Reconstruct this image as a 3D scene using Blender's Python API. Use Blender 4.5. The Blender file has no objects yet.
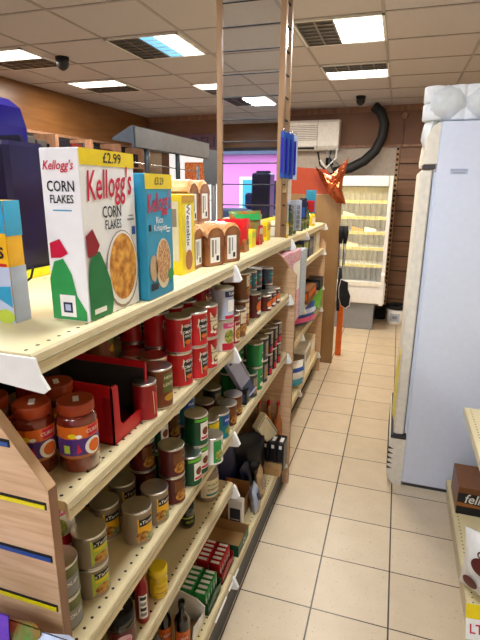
import bpy, math, random
from mathutils import Vector, Matrix
random.seed(7)
S = bpy.context.scene
COL = S.collection
PI = math.pi
# ---------------------------------------------------------------- camera (solved from the floor tiles and the shelf lines)
F, YAW, PIT, ROL, H = 479.813, -.3083, .2688, .0094, 1.692
cy, sy, cp, sp = math.cos(YAW), math.sin(YAW), math.cos(PIT), math.sin(PIT)
fw = Vector((sy*cp, cy*cp, -sp)); r0 = Vector((cy, -sy, 0)); u0 = r0.cross(fw)
rt = r0*math.cos(ROL)+u0*math.sin(ROL); up = u0*math.cos(ROL)-r0*math.sin(ROL)
cd = bpy.data.cameras.new('camera'); cam = bpy.data.objects.new('camera', cd); COL.objects.link(cam)
cd.sensor_fit = 'HORIZONTAL'; cd.sensor_width = 36; cd.lens = 36*F/480; cd.clip_start = .02
cam.matrix_world = Matrix.Translation((0, 0, H)) @ Matrix((rt, up, -fw)).transposed().to_4x4()
S.camera = cam
O = Vector((0, 0, H))
def ray(x, y): return fw+rt*((x-240)/F)-up*((y-320)/F)
def gz(x, y, z):                       # where the sight line of a photo point meets a shelf or floor height
    d = ray(x, y); return O+d*((z-H)/d.z)
def gy(x, y, Y): d = ray(x, y); return O+d*(Y/d.y)
def gx(x, y, X): d = ray(x, y); return O+d*(X/d.x)
# ---------------------------------------------------------------- materials
MATS = {}
def mat(name, col, rough=.5, metal=0., var=.06, scale=30., emit=None, es=0., alpha=1., trans=0., bump=0., bscale=None, stretch=(1, 1, 1), col2=None, coat=0., ior=1.45):
    m = bpy.data.materials.new(name); m.use_nodes = True; MATS[name] = m
    nt = m.node_tree; b = nt.nodes['Principled BSDF']; L = nt.links
    tc = nt.nodes.new('ShaderNodeTexCoord'); mp = nt.nodes.new('ShaderNodeMapping'); mp.inputs['Scale'].default_value = stretch
    L.new(tc.outputs['Object'], mp.inputs['Vector'])
    nz = nt.nodes.new('ShaderNodeTexNoise'); nz.inputs['Scale'].default_value = scale; nz.inputs['Detail'].default_value = 4
    L.new(mp.outputs[0], nz.inputs['Vector'])
    rp = nt.nodes.new('ShaderNodeValToRGB'); c = col
    c2 = col2 or tuple(max(0, min(1, q*(1+var))) for q in c); c1 = c if col2 else tuple(q*(1-var) for q in c)
    rp.color_ramp.elements[0].color = (*c1, 1); rp.color_ramp.elements[1].color = (*c2, 1)
    rp.color_ramp.elements[0].position = .35; rp.color_ramp.elements[1].position = .65
    L.new(nz.outputs['Fac'], rp.inputs['Fac']); L.new(rp.outputs['Color'], b.inputs['Base Color'])
    b.inputs['Roughness'].default_value = rough; b.inputs['Metallic'].default_value = metal
    b.inputs['Alpha'].default_value = alpha; b.inputs['Transmission Weight'].default_value = trans
    b.inputs['Coat Weight'].default_value = coat; b.inputs['IOR'].default_value = ior
    if emit: b.inputs['Emission Color'].default_value = (*emit, 1); b.inputs['Emission Strength'].default_value = es
    if bump:
        bp = nt.nodes.new('ShaderNodeBump'); bp.inputs['Strength'].default_value = bump; bp.inputs['Distance'].default_value = .01
        n2 = nt.nodes.new('ShaderNodeTexNoise'); n2.inputs['Scale'].default_value = bscale or scale; L.new(mp.outputs[0], n2.inputs['Vector'])
        L.new(n2.outputs['Fac'], bp.inputs['Height']); L.new(bp.outputs[0], b.inputs['Normal'])
    return m
def C(h):                              # sRGB hex to linear
    return tuple(((int(h[i:i+2], 16)/255+.055)/1.055)**2.4 if int(h[i:i+2], 16) > 10 else int(h[i:i+2], 16)/255/12.92 for i in (0, 2, 4))
mat('shelf', C('e0cea0'), .38, var=.04, scale=6)
mat('rail', C('d2c29c'), .35, var=.04)
mat('rail_line', C('a89a78'), .5)
mat('yellowlip', C('f2dc70'), .4); mat('hole', C('1c1712'), .8)
mat('white', C('f4f4f4'), .4, var=.02)
mat('white_metal', C('e6e4de'), .3, var=.03)
mat('wood_panel', C('c8a07a'), .5, stretch=(.5, 1, 7), scale=14, col2=C('deba94'))
mat('wood_edge', C('84604a'), .5, stretch=(1, 1, .3), scale=20, col2=C('9c765c'))
mat('wood_light', C('c09a74'), .5, stretch=(2, 2, .3), scale=20, col2=C('b08a64'))
mat('wood_post', C('8c6844'), .45, stretch=(1, 1, .2), scale=20, col2=C('a07c54'))
mat('wood_fascia', C('704a28'), .35, stretch=(.3, .3, 3), scale=8, col2=C('7e5630'))
mat('wood_dark', C('7d5c44'), .5, stretch=(.3, .3, 3), scale=9, col2=C('8a6850'))
mat('board_brown', C('86643c'), .5, stretch=(1, 1, .3), scale=12, col2=C('917046'))
mat('yellow_strip', C('e8d818'), .35); mat('blue_strip', C('2a4f96'), .35)
mat('black', C('17161a'), .45); mat('blackmatt', C('101012'), .8); mat('darkgrey', C('3c3f44'), .5)
mat('rubber', C('1b1c1e'), .55, bump=.4, bscale=60)
mat('steel', (.62, .62, .62), .25, 1.); mat('tin', (.75, .73, .7), .28, 1.); mat('tin_dark', (.11, .105, .1), .35, 1.); mat('tin_ink', (.035, .03, .028), .6)  # tin_dark puts the dark reflection on can lids into the colour
mat('alu', (.25, .26, .28), .45, .7)
mat('mirror', (.86, .87, .9), .01, 1., var=0)
mat('grey_metal', C('474b50'), .45, .4)
mat('wall_grey', C('c2b8ac'), .8); mat('wall_brown', C('775642'), .6, scale=3)
mat('wall_cream', C('cbb89c'), .8)
mat('fridge', C('dde6f6'), .3, var=.015, coat=.3); mat('fridge_trim', C('e8e2d2'), .4); mat('seal', C('3b3a3c'), .6)
mat('chill_in', C('a89c78'), .5, emit=C('ffe070'), es=.0)
mat('curtain', C('e8ecec'), .15, alpha=.16)
mat('plastic', C('eef4f6'), .3, alpha=.75, bump=.5, bscale=12)
mat('plastic_clear', C('dfe8ee'), .1, alpha=.3)
mat('tissue', C('eef2f4'), .8, bump=.5, bscale=30)
mat('tissue_blue', C('b8dce4'), .6)
mat('tube_on', (1, 1, 1), .5, emit=(1, .97, .88), es=5.)
mat('tube_cyan', (.3, .7, 1), .5, emit=(.16, .58, .95), es=1.)
mat('louvre', C('86807a'), .3, .6); mat('louvre_dark', C('5a544c'), .4, .5)
mat('tbar', C('9c948e'), .5)
for n, h in dict(red='c01a22', red2='98141c', darkred='6a1016', cream='e8dcba', yellow='eed21c', yellowbox='f2b81c', lime='b4c83c', green='1d7a3c', green2='2e9a4e', dkgreen='0d4a2a',
                 teal='1e7c8c', sky='2f9cc4', blue='2450a4', navy='1c2148', navy2='24205e', royal='1b1496', orange='e06c20', brown='7a4a26', crust='a8662e', crust2='c98446', tan='c9a87c',
                 bean='7a3820', purple='4b2a78', violet='6a3cc0', pink='e0508c', palepink='e8b8c8', lidorange='a03c18', sauce='8a2410', gold='c8962c', maroon='5c1a18', bluewhite='b8c4dc',
                 lilac='b4b8dc', olive='5c6428', grey='8a8c90', kred='c8123c', ink='14141c', cardboard='b08858', kraft='a07444', green3='6cc43c', milky='f4f2ec', greybeige='968672', slate='46506c', copper='e07038').items():
    mat(n, C(h), .35, var=.05)
mat('foil', C('b05a38'), .22, .85, bump=.8, bscale=40)
mat('bag_gloss', C('c81c20'), .18, bump=.6, bscale=30); mat('bag_green', C('4f8c3c'), .2, bump=.6, bscale=30, col2=C('c02c20'), scale=18)
mat('bread', C('7c4420'), .35, bump=.3, bscale=30, scale=25, col2=C('a4683a'), coat=.5)
mat('bread_top', C('b87838'), .35, bump=.4, bscale=40, scale=30, col2=C('deb080'), coat=.4)
mat('flakes', C('b06418'), .6, scale=55, col2=C('f0b450')); mat('rice', C('a86a3c'), .6, scale=160, col2=C('e8c090'))
mat('food', C('7a3c1c'), .5, scale=120, col2=C('d8a040')); mat('food_green', C('5a7c28'), .5, scale=120, col2=C('c8c060')); mat('veg', C('4f7a2c'), .5, scale=140, col2=C('d8c8a0'))
mat('glassjar', C('6e2010'), .08, coat=1., var=.25, scale=50); mat('glassdark', C('1a1210'), .08, coat=1.); mat('glassgreen', C('1c4a24'), .08, coat=1.)
mat('glassamber', C('a85c24'), .08, coat=1.); mat('glassyellow', C('d8b818'), .12, coat=1.)
mat('sign_purple', C('5c3c4c'), .5); mat('paper', C('f0ede4'), .8); mat('poster_red', C('c03828'), .5, scale=60, col2=C('f0a050'))
mat('redheader', C('a03c1c'), .45)
mat('speck_pink', C('d07090'), .4, scale=90, col2=C('e8d0dc')); mat('speck_blue', C('7c9cc0'), .4, scale=160, col2=C('d8e0e8'))
mat('pinkwall', C('f08cd8'), .8, var=.02); mat('cyanwin', C('30a8c8'), .3); mat('asphalt', C('55565c'), .9)
mat('bigblue', C('0a0820'), .3, scale=8, col2=C('140f3c')); mat('royalblue', C('130e6c'), .3)
def glass_mat():
    m = bpy.data.materials.new('window_glass'); m.use_nodes = True; nt = m.node_tree; nt.nodes.clear()
    o = nt.nodes.new('ShaderNodeOutputMaterial'); a = nt.nodes.new('ShaderNodeBsdfTransparent'); g = nt.nodes.new('ShaderNodeBsdfGlossy'); x = nt.nodes.new('ShaderNodeMixShader')
    g.inputs['Roughness'].default_value = .02; x.inputs[0].default_value = .07
    nt.links.new(a.outputs[0], x.inputs[1]); nt.links.new(g.outputs[0], x.inputs[2]); nt.links.new(x.outputs[0], o.inputs[0]); MATS['glass'] = m
glass_mat()
def grid_mat(name, x0, y0, T, w, c1, c2, grout, rough, plank=False):
    m = bpy.data.materials.new(name); m.use_nodes = True; MATS[name] = m; nt = m.node_tree; L = nt.links; b = nt.nodes['Principled BSDF']
    tc = nt.nodes.new('ShaderNodeTexCoord'); sx = nt.nodes.new('ShaderNodeSeparateXYZ'); L.new(tc.outputs['Object'], sx.inputs[0])
    def M(op, a, b_=None):
        n = nt.nodes.new('ShaderNodeMath'); n.operation = op
        for i, q in enumerate((a, b_)):
            if q is None: continue
            if isinstance(q, (int, float)): n.inputs[i].default_value = q
            else: L.new(q, n.inputs[i])
        return n.outputs[0]
    def edge(s, o, ww):
        t = M('DIVIDE', M('SUBTRACT', s, o), T); fr = M('FRACT', t); d = M('MINIMUM', fr, M('SUBTRACT', 1., fr))
        return M('LESS_THAN', d, ww/T), M('FLOOR', t)
    ex, ix = edge(sx.outputs[0], x0, w); ey, iy = edge(sx.outputs[1], y0, w*.75)
    g = M('MAXIMUM', ex, ey)
    cb = nt.nodes.new('ShaderNodeCombineXYZ'); L.new(ix, cb.inputs[0]); L.new(iy, cb.inputs[1])
    wn = nt.nodes.new('ShaderNodeTexWhiteNoise'); L.new(cb.outputs[0], wn.inputs['Vector'])
    nz = nt.nodes.new('ShaderNodeTexNoise'); nz.inputs['Scale'].default_value = 9; nz.inputs['Detail'].default_value = 8; L.new(tc.outputs['Object'], nz.inputs['Vector'])
    n2 = nt.nodes.new('ShaderNodeTexNoise'); n2.inputs['Scale'].default_value = 85; n2.inputs['Detail'].default_value = 2; L.new(tc.outputs['Object'], n2.inputs['Vector'])
    fac = M('ADD', M('MULTIPLY', wn.outputs['Value'], .3), M('MULTIPLY', nz.outputs['Fac'], .7))
    mx = nt.nodes.new('ShaderNodeMix'); mx.data_type = 'RGBA'; L.new(fac, mx.inputs[0]); mx.inputs[6].default_value = (*c1, 1); mx.inputs[7].default_value = (*c2, 1)
    spk = nt.nodes.new('ShaderNodeMix'); spk.data_type = 'RGBA'; L.new(M('MULTIPLY', M('LESS_THAN', n2.outputs['Fac'], .33), .45), spk.inputs[0]); L.new(mx.outputs[2], spk.inputs[6]); spk.inputs[7].default_value = (*[q*.4 for q in c1], 1)
    fm = nt.nodes.new('ShaderNodeMix'); fm.data_type = 'RGBA'; L.new(g, fm.inputs[0]); L.new(spk.outputs[2], fm.inputs[6]); fm.inputs[7].default_value = (*grout, 1)
    L.new(fm.outputs[2], b.inputs['Base Color']); b.inputs['Roughness'].default_value = rough
    bp = nt.nodes.new('ShaderNodeBump'); bp.inputs['Strength'].default_value = .25; bp.inputs['Distance'].default_value = .004
    L.new(M('SUBTRACT', M('MULTIPLY', n2.outputs['Fac'], .5), g), bp.inputs['Height']); L.new(bp.outputs[0], b.inputs['Normal'])
grid_mat('floor_tile', -.508, 1.634, .31, .0035, C('c2ae90'), C('dccab0'), C('30241c'), .33)
# ---------------------------------------------------------------- mesh builder
TXT = {}
def text_geo(s):
    if s not in TXT:
        c = bpy.data.curves.new('t', 'FONT'); c.body = s; c.size = 1; c.resolution_u = 2; c.offset = .012; c.align_x = 'CENTER'; c.align_y = 'CENTER'
        o = bpy.data.objects.new('t', c); m = bpy.data.meshes.new_from_object(o)
        TXT[s] = ([tuple(v.co[:2]) for v in m.vertices], [tuple(p.vertices) for p in m.polygons])
        bpy.data.objects.remove(o); bpy.data.curves.remove(c); bpy.data.meshes.remove(m)
    return TXT[s]
class MB:
    def __init__(s): s.v = []; s.f = []; s.m = []; s.sm = []
    def add(s, vs, fs, m, smooth=False):
        n = len(s.v); s.v += [tuple(q) for q in vs]
        for q in fs: s.f.append(tuple(n+i for i in q)); s.m.append(m); s.sm.append(smooth)
        return s
    def box(s, a, b, m, M=None):
        x0, y0, z0 = a; x1, y1, z1 = b
        vs = [(x, y, z) for z in (z0, z1) for y in (y0, y1) for x in (x0, x1)]
        if M: vs = [M @ Vector(q) for q in vs]
        return s.add(vs, [(0, 2, 3, 1), (4, 5, 7, 6), (0, 1, 5, 4), (2, 6, 7, 3), (0, 4, 6, 2), (1, 3, 7, 5)], m)
    def rbox(s, a, b, m, bev=.004, M=None):           # box with chamfered edges
        x0, y0, z0 = a; x1, y1, z1 = b; e = bev; vs = []; fs = []
        ring = lambda z, i: [(x0+e+i, y0+i, z), (x1-e-i, y0+i, z), (x1-i, y0+e+i, z), (x1-i, y1-e-i, z), (x1-e-i, y1-i, z), (x0+e+i, y1-i, z), (x0+i, y1-e-i, z), (x0+i, y0+e+i, z)]
        for z, i in ((z0, e*.7), (z0+e, 0), (z1-e, 0), (z1, e*.7)): vs += ring(z, i)
        for k in range(3):
            for i in range(8): j = (i+1) % 8; fs.append((k*8+i, k*8+j, k*8+8+j, k*8+8+i))
        fs += [tuple(reversed(range(8))), tuple(range(24, 32))]
        if M: vs = [M @ Vector(q) for q in vs]
        return s.add(vs, fs, m)
    def lathe(s, prof, m, n=28, c=(0, 0, 0), M=None, sx=1, sy_=1, smooth=True):   # prof = [(r,z,(mat))]
        vs = []; 
        for p in prof:
            for i in range(n):
                a = 2*PI*i/n; vs.append((c[0]+p[0]*math.cos(a)*sx, c[1]+p[0]*math.sin(a)*sy_, c[2]+p[1]))
        if M: vs = [M @ Vector(q) for q in vs]
        b = len(s.v); s.v += [tuple(q) for q in vs]
        for k in range(len(prof)-1):
            mm = prof[k+1][2] if len(prof[k+1]) > 2 else m
            for i in range(n):
                j = (i+1) % n; s.f.append((b+k*n+i, b+k*n+j, b+k*n+n+j, b+k*n+n+i)); s.m.append(mm); s.sm.append(smooth)
        s.f.append(tuple(b+i for i in reversed(range(n)))); s.m.append(m); s.sm.append(False)
        s.f.append(tuple(b+(len(prof)-1)*n+i for i in range(n))); s.m.append(prof[-1][2] if len(prof[-1]) > 2 else m); s.sm.append(False)
        return s
    def tube(s, pts, r, m, n=8):
        pts = [Vector(p) for p in pts]; vs = []; fs = []
        for i, p in enumerate(pts):
            d = (pts[min(i+1, len(pts)-1)]-pts[max(i-1, 0)]).normalized(); a = d.orthogonal().normalized() if i == 0 else (a-d*a.dot(d)).normalized(); b = d.cross(a)
            rr = r[i] if isinstance(r, (list, tuple)) else r
            for k in range(n): t = 2*PI*k/n; vs.append(p+a*math.cos(t)*rr+b*math.sin(t)*rr)
        for i in range(len(pts)-1):
            for k in range(n): j = (k+1) % n; fs.append((i*n+k, i*n+j, i*n+n+j, i*n+n+k))
        fs += [tuple(reversed(range(n))), tuple((len(pts)-1)*n+k for k in range(n))]
        return s.add(vs, fs, m, True)
    def prism(s, poly, axis, a, b, m, M=None):      # poly in the other two axes, extruded a..b along axis (0/1/2)
        def P(p, t):
            q = [p[0], p[1]]; q.insert(axis, t); return q
        n = len(poly); vs = [P(p, a) for p in poly]+[P(p, b) for p in poly]
        if M: vs = [M @ Vector(q) for q in vs]
        fs = [tuple(range(n)), tuple(reversed(range(n, 2*n)))]+[(i, n+i, n+(i+1) % n, (i+1) % n) for i in range(n)]
        return s.add(vs, fs, m)
    def flat(s, mp, pts, m):                       # printed shape: 2D points mapped onto the surface by mp
        n = len(pts); cx = sum(p[0] for p in pts)/n; cz = sum(p[1] for p in pts)/n; vs = [mp(cx, cz)]; fs = []
        R = 3
        for k in range(1, R+1): vs += [mp(cx+(p[0]-cx)*k/R, cz+(p[1]-cz)*k/R) for p in pts]
        for i in range(n):
            j = (i+1) % n; fs.append((0, 1+i, 1+j))
            for k in range(R-1): a = 1+k*n; fs.append((a+i, a+n+i, a+n+j, a+j))
        return s.add(vs, fs, m)
    def rect(s, mp, x0, x1, z0, z1, m, n=8):
        vs = []; 
        for i in range(n+1): x = x0+(x1-x0)*i/n; vs += [mp(x, z0), mp(x, z1)]
        return s.add(vs, [(2*i, 2*i+2, 2*i+3, 2*i+1) for i in range(n)], m)
    def ell(s, mp, cx, cz, rx, rz, m, n=24): return s.flat(mp, [(cx+rx*math.cos(2*PI*i/n), cz+rz*math.sin(2*PI*i/n)) for i in range(n)], m)
    def text(s, mp, t, cx, cz, size, m, shear=0., wide=1., rot=0.):
        vs, fs = text_geo(t); o = []
        for x, y in vs:
            x, y = (x+shear*y)*size*wide, y*size; o.append(mp(cx+x*math.cos(rot)-y*math.sin(rot), cz+x*math.sin(rot)+y*math.cos(rot)))
        return s.add(o, fs, m)
    def mesh(s, name):
        names = []; 
        for q in s.m:
            if q not in names: names.append(q)
        me = bpy.data.meshes.new(name); me.from_pydata(s.v, [], s.f)
        for q in names: me.materials.append(MATS[q])
        me.polygons.foreach_set('material_index', [names.index(q) for q in s.m]); me.polygons.foreach_set('use_smooth', s.sm)
        me.update(); return me
    def build(s, name, parent=None): return link(name, s.mesh(name), parent)
def link(name, me, parent=None):
    o = bpy.data.objects.new(name, me); COL.objects.link(o)
    if parent: o.parent = parent
    return o
def tag(o, label=None, cat=None, group=None, kind=None):
    if label: o['label'] = label
    if cat: o['category'] = cat
    if group: o['group'] = group
    if kind: o['kind'] = kind
    return o
def empty(name, loc, label, cat, group=None, rz=0.):
    o = bpy.data.objects.new(name, None); COL.objects.link(o); o.location = loc; o.rotation_euler = (0, 0, rz); o.empty_display_size = .05
    return tag(o, label, cat, group)
def pl(o, xd, yd, off=0.):                          # planar print map
    o, xd, yd = Vector(o), Vector(xd), Vector(yd); n = xd.cross(yd)*off
    return lambda x, z: o+xd*x+yd*z+n
def cyl(r, a0, off=.0006): return lambda x, z: ((r+off)*math.cos(a0+x/r), (r+off)*math.sin(a0+x/r), z)
def structure(mb, name, label=None): return tag(mb.build(name), label, None, None, 'structure')
# ---------------------------------------------------------------- room shell
CE = 2.726; XL = -3.88; XR = .92; YF = -3.2
bwy = lambda x: 6.86-(x-.9)*.075                    # the back wall runs slightly off square
structure(MB().box((XL-.1, YF-.1, -.05), (XR+.1, 7.4, 0), 'floor_tile'), 'floor')
mat('ceil_tile', C('b4acac'), .85, scale=160, col2=C('c2bcba'), bump=.3, bscale=200)
structure(MB().box((XL-.1, YF-.1, CE), (XR+.1, 7.4, CE+.05), 'ceil_tile'), 'ceiling')
g = MB()
for x in (XR-.02, .455, -.187, -.768, -1.53, -2.145, -2.785, -3.39): g.box((x-.011, YF, CE-.004), (x+.011, 7.2, CE), 'tbar')
y = 3.387-.6*11
while y < 7: g.box((XL, y-.011, CE-.0045), (XR, y+.011, CE-.0005), 'tbar'); y += .6
structure(g, 'trim_1', 'ceiling grid bars')
structure(MB().box((XL-.1, YF, 0), (XL, 7.4, CE), 'wall_brown'), 'wall_left')
structure(MB().box((XR, YF, 0), (XR+.1, 7.4, CE), 'wall_cream'), 'wall_right')
structure(MB().prism([(XL-.1, bwy(XL-.1)), (XR+.1, bwy(XR+.1)), (XR+.1, 7.5), (XL-.1, 7.5)], 2, 0, CE, 'wall_cream'), 'wall_back')
# fascia boards, cover strips
structure(MB().box((XL, YF, 2.27), (XL+.06, bwy(XL)-.02, CE), 'wood_fascia').box((XL, YF, 2.24), (XL+.08, bwy(XL)-.02, 2.27), 'wood_edge'), 'trim_2')
def bq(x0, x1, z0, z1, t, m, mb=None, o=0.):        # slab lying against the back wall
    mb = mb or MB(); return mb.prism([(x0, bwy(x0)-t-o), (x1, bwy(x1)-t-o), (x1, bwy(x1)-o), (x0, bwy(x0)-o)], 2, z0, z1, m)
g = bq(XL+.08, XR, 2.24, CE, .05, 'wall_brown'); bq(XL+.08, XR, 2.22, 2.25, .065, 'wood_edge', g); bq(XL+.08, XR, CE-.07, CE, .06, 'wood_edge', g)
structure(g, 'trim_3')
structure(bq(-1.6, -.07, 0, 2.22, .03, 'wall_grey'), 'trim_4')
g = MB()
z = .02
while z < 2.2: bq(-.04, XR, z, min(z+.186, 2.215), .04, 'wood_dark', g); z += .2
bq(-.04, XR, 0, 2.2, .02, 'blackmatt', g)
structure(g, 'trim_5')
g = bq(-.085, -.045, 0, 2.22, .06, 'wood_light')
z = .1
while z < 2.2: bq(-.078, -.052, z, z+.03, .004, 'hole', g, .058); z += .065
structure(g, 'trim_6')
# left back: slatted lower wall with bright door
g = bq(-3.6, -1.75, .0, 2.22, .02, 'wall_brown')
structure(g, 'trim_7')
# shopfront behind the viewer, seen in the mirror
def fr(x, z): return x, z
g = MB()
g.box((XL, YF-.1, 0), (XR, YF, .35), 'wall_cream'); g.box((XL, YF-.1, 2.35), (XR, YF, CE), 'wood_fascia'); g.box((XL, YF-.1, .35), (-3.5, YF, 2.35), 'wood_dark'); g.box((.75, YF-.1, .35), (XR, YF, 2.35), 'wood_dark')
structure(g, 'wall_front')
g = MB()
for x in (-3.5, -1.45, .1, .72): g.box((x, YF-.08, .35), (x+.05, YF-.02, 2.35), 'darkgrey')
g.box((-3.5, YF-.08, 2.3), (.75, YF-.02, 2.35), 'darkgrey'); g.box((-3.5, YF-.08, .35), (.75, YF-.02, .4), 'darkgrey')
wf = g.build('window_1'); tag(wf, 'shopfront window', None, None, 'structure')
MB().box((-3.46, YF-.052, .4), (.74, YF-.048, 2.3), 'glass').build('pane', wf)
o = MB().box((-30, -40, -.12), (30, YF-.1, -.05), 'asphalt').build('ground'); tag(o, None, None, None, 'structure')
b = empty('building', (-3.5, -12, -.05), 'pink painted building across the street with a turquoise window', 'building')
MB().box((-14, -.4, 0), (14, 0, 2.85), 'pinkwall').box((-14.2, -.5, 2.85), (14.2, .5, 3.9), 'slate').box((-14.2, -.5, 3.9), (14.2, .3, 5.2), 'bluewhite').build('facade', b)
for x in (-1.85, 1.2, 4.2, -4.9):
    w = MB().box((x-.12, 0, .4), (x+.92, .05, 2.12), 'white').build('window_frame', b); MB().box((x, .045, .5), (x+.8, .06, 2.02), 'cyanwin').build('pane', w)
# ---------------------------------------------------------------- ceiling lights
def light(x0, y0, axis, lit, label, w=.58, d=.58, cyan=False):
    # axis 'x': lit half on one side in x; 'y': lit half nearer or farther
    o = empty('ceiling_light', (x0, y0, CE), label, 'light', 'recessed ceiling lights')
    z = -.012
    f = MB()
    for a, b in (((0, 0, z), (w, .02, 0)), ((0, d-.02, z), (w, d, 0)), ((0, 0, z), (.02, d, 0)), ((w-.02, 0, z), (w, d, 0))): f.box(a, b, 'white_metal')
    f.build('frame', o)
    e = .02
    if axis == 'x': A, B = ((e, e, w*.45, d-e), (w*.45, e, w-e, d-e)) if lit else ((w*.55, e, w-e, d-e), (e, e, w*.55, d-e))
    else: A, B = ((e, d*.5, w-e, d-e), (e, e, w-e, d*.5)) if not lit else ((e, e, w-e, d*.42), (e, d*.42, w-e, d-e))
    # A = dark, B = lit
    L = MB().box((B[0], B[1], -.006), (B[2], B[3], -.001), 'tube_on')
    if cyan: L.box((B[0], B[1], -.0065), (B[0]+.12, B[3], -.002), 'tube_cyan')
    for k in range(1, 6):
        if axis == 'x': yy = B[1]+(B[3]-B[1])*k/6; L.box((B[0], yy-.003, -.011), (B[2], yy+.003, -.006), 'white_metal')
        else: xx = B[0]+(B[2]-B[0])*k/6; L.box((xx-.003, B[1], -.011), (xx+.003, B[3], -.006), 'white_metal')
    L.build('diffuser', o)
    D = MB().box((A[0], A[1], -.004), (A[2], A[3], -.001), 'louvre_dark')
    nx = max(2, int((A[2]-A[0])/.09)); ny = max(2, int((A[3]-A[1])/.07))
    for k in range(nx+1): xx = A[0]+(A[2]-A[0])*k/nx; D.box((xx-.005, A[1], -.012), (xx+.005, A[3], -.004), 'louvre')
    for k in range(ny+1): yy = A[1]+(A[3]-A[1])*k/ny; D.box((A[0], yy-.004, -.012), (A[2], yy+.004, -.004), 'louvre')
    D.build('louvre', o)
    ld = bpy.data.lights.new('tube_lamp', 'AREA'); ld.shape = 'RECTANGLE'; ld.size = (B[2]-B[0])*.9; ld.size_y = (B[3]-B[1])*.9; ld.energy = LE; ld.color = (1, .9, .76) if not (cyan or y0 < 2) else (.86, .93, 1)
    lo = bpy.data.objects.new('tube_lamp', ld); COL.objects.link(lo); lo.parent = o; lo.location = ((B[0]+B[2])/2, (B[1]+B[3])/2, -.02)
LE = 26
light(-2.14, 3.40, 'x', True, 'ceiling light with cyan tinted tube, left of the mirrored pillar', cyan=True)
light(-.76, 3.40, 'x', True, 'square ceiling light lit on its right half, right of the mirrored pillar')
light(-.76, 4.60, 'y', True, 'ceiling light by the black dome, near the air conditioner')
light(-3.38, 4.60, 'y', False, 'small far ceiling light above the left wooden fascia')
light(-3.48, 3.42, 'y', False, 'ceiling light at the left edge beside a black dome camera')
light(-2.16, 5.02, 'y', False, 'far ceiling light partly hidden behind the mirrored pillar')
LE = 28
for x, y in ((-.76, 1.0), (-2.14, 1.0), (-.76, -1.4), (-2.14, -1.4), (-3.38, -1.4)): light(x, y, 'x', True, 'ceiling light behind the viewer over the front of the shop')
def dome(px, py, Y, label):
    p = gz(px, py, CE)
    o = empty('dome_camera', (p.x, p.y, CE), label, 'camera')
    MB().lathe([(.055, 0), (.055, -.02), (.05, -.03)], 'blackmatt', 20).build('base', o)
    MB().lathe([(.05, -.03), (.052, -.05), (.045, -.075), (.028, -.095), (.006, -.105)], 'black', 20).build('dome', o)
dome(62, 57, 0, 'black dome security camera beside the leftmost ceiling light')
dome(361, 96, 0, 'black dome security camera below the ceiling light near the back wall')
# ---------------------------------------------------------------- gondola shelving
XF = -.514; XB = -.945
LVL = dict(top=1.445, s2=1.153, s3=.823, s4=.599, b=.17, f1=1.402, f2=1.18, f3=.86, f4=.655, f5=.20)
def shelf_mesh(xf, xb, ln, lip=.036, rev=False):
    m = MB(); m.box((xb, 0, -.02), (xf, ln, 0), 'shelf')
    m.prism([(xf, 0), (xf+.004, -.004), (xf+.008, -lip), (xf, -lip), (xf-.004, -.02)], 1, 0.0, ln, 'rail')
    m.box((xf+.0065, .001, -.017), (xf+.0085, ln-.001, -.014), 'rail_line')
    n = int(ln/.0262); r = .0036
    for i in range(n):
        y = ln*(i+.5)/n
        m.add([(xf-.018+r*math.cos(a*PI/4), y+r*math.sin(a*PI/4), .0004) for a in range(8)], [tuple(range(8))], 'hole')
    n = int(ln/.08)
    for i in range(n):
        y = ln*(i+.5)/n; m.add([(xb+.03+r*math.cos(a*PI/4), y+r*math.sin(a*PI/4), .0004) for a in range(8)], [tuple(range(8))], 'hole')
    return m.mesh('shelf')
def bracket_mesh():
    return MB().prism([(.009, -.004), (.016, -.012), (.034, -.052), (.028, -.060), (-.03, -.066), (-.03, -.037), (.0, -.037)], 1, -.005, .009, 'white').mesh('end_bracket')
BR = bracket_mesh()
def unit(name, label, xf, xb, secs, levels, both=True):
    o = empty(name, (xb, secs[0][0], 0), label, 'shelving')
    ox, oy = xb, secs[0][0]
    y0, y1 = secs[0][0], secs[-1][1]
    MB().box((-.02, 0, .0), (0, y1-y0, levels[0][0] if 0 else max(z for z, _, _ in levels)-.02), 'ink').build('back_panel', o)  # near-black panel colour stands in for shade inside the shelves
    for si, (a_, b) in enumerate(secs):
        for z, only, x in levels:
            a = a_-.045 if (si == 0 and z == LVL['top']) else a_
            if only is not None and si not in only: continue
            s = link('shelf', shelf_mesh(x-ox, 0, b-a-.003), o); s.location = (0, a-oy, z)
            k = link('end_bracket', BR, s); k.location = (x-ox, b-a-.012, 0)
    return o
n_u = unit('shelving_unit', 'long cream metal shelving run nearest the viewer, cereals on top', XF, XB, [(.605, 1.535), (1.535, 2.462)],
           [(LVL['top'], None, XF), (LVL['s2'], None, XF), (LVL['s3'], None, XF), (LVL['s4'], (0,), XF), (LVL['b'], None, XF)])
ox, oy = XB, .605
# rear half shelves on the other side of the spine and the top rail
for z in (LVL['top'], .8, .17):
    MB().box((-.46, 0, z-.02), (-.02, 1.857, z), 'shelf').box((-.468, 0, z-.04), (-.46, 1.857, z), 'rail').build('rear_shelf', n_u)
MB().box((-.018, .0, LVL['top']), (-.002, 1.857, LVL['top']+.022), 'yellow_strip').build('spine_rail', n_u)
MB().box((XF-.02-ox, 0, 0), (XF-ox, 1.857, .133), 'darkgrey').box((-.4, 0, 0), (XF-.02-ox, 1.857, .02), 'darkgrey').build('plinth', n_u)
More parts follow.
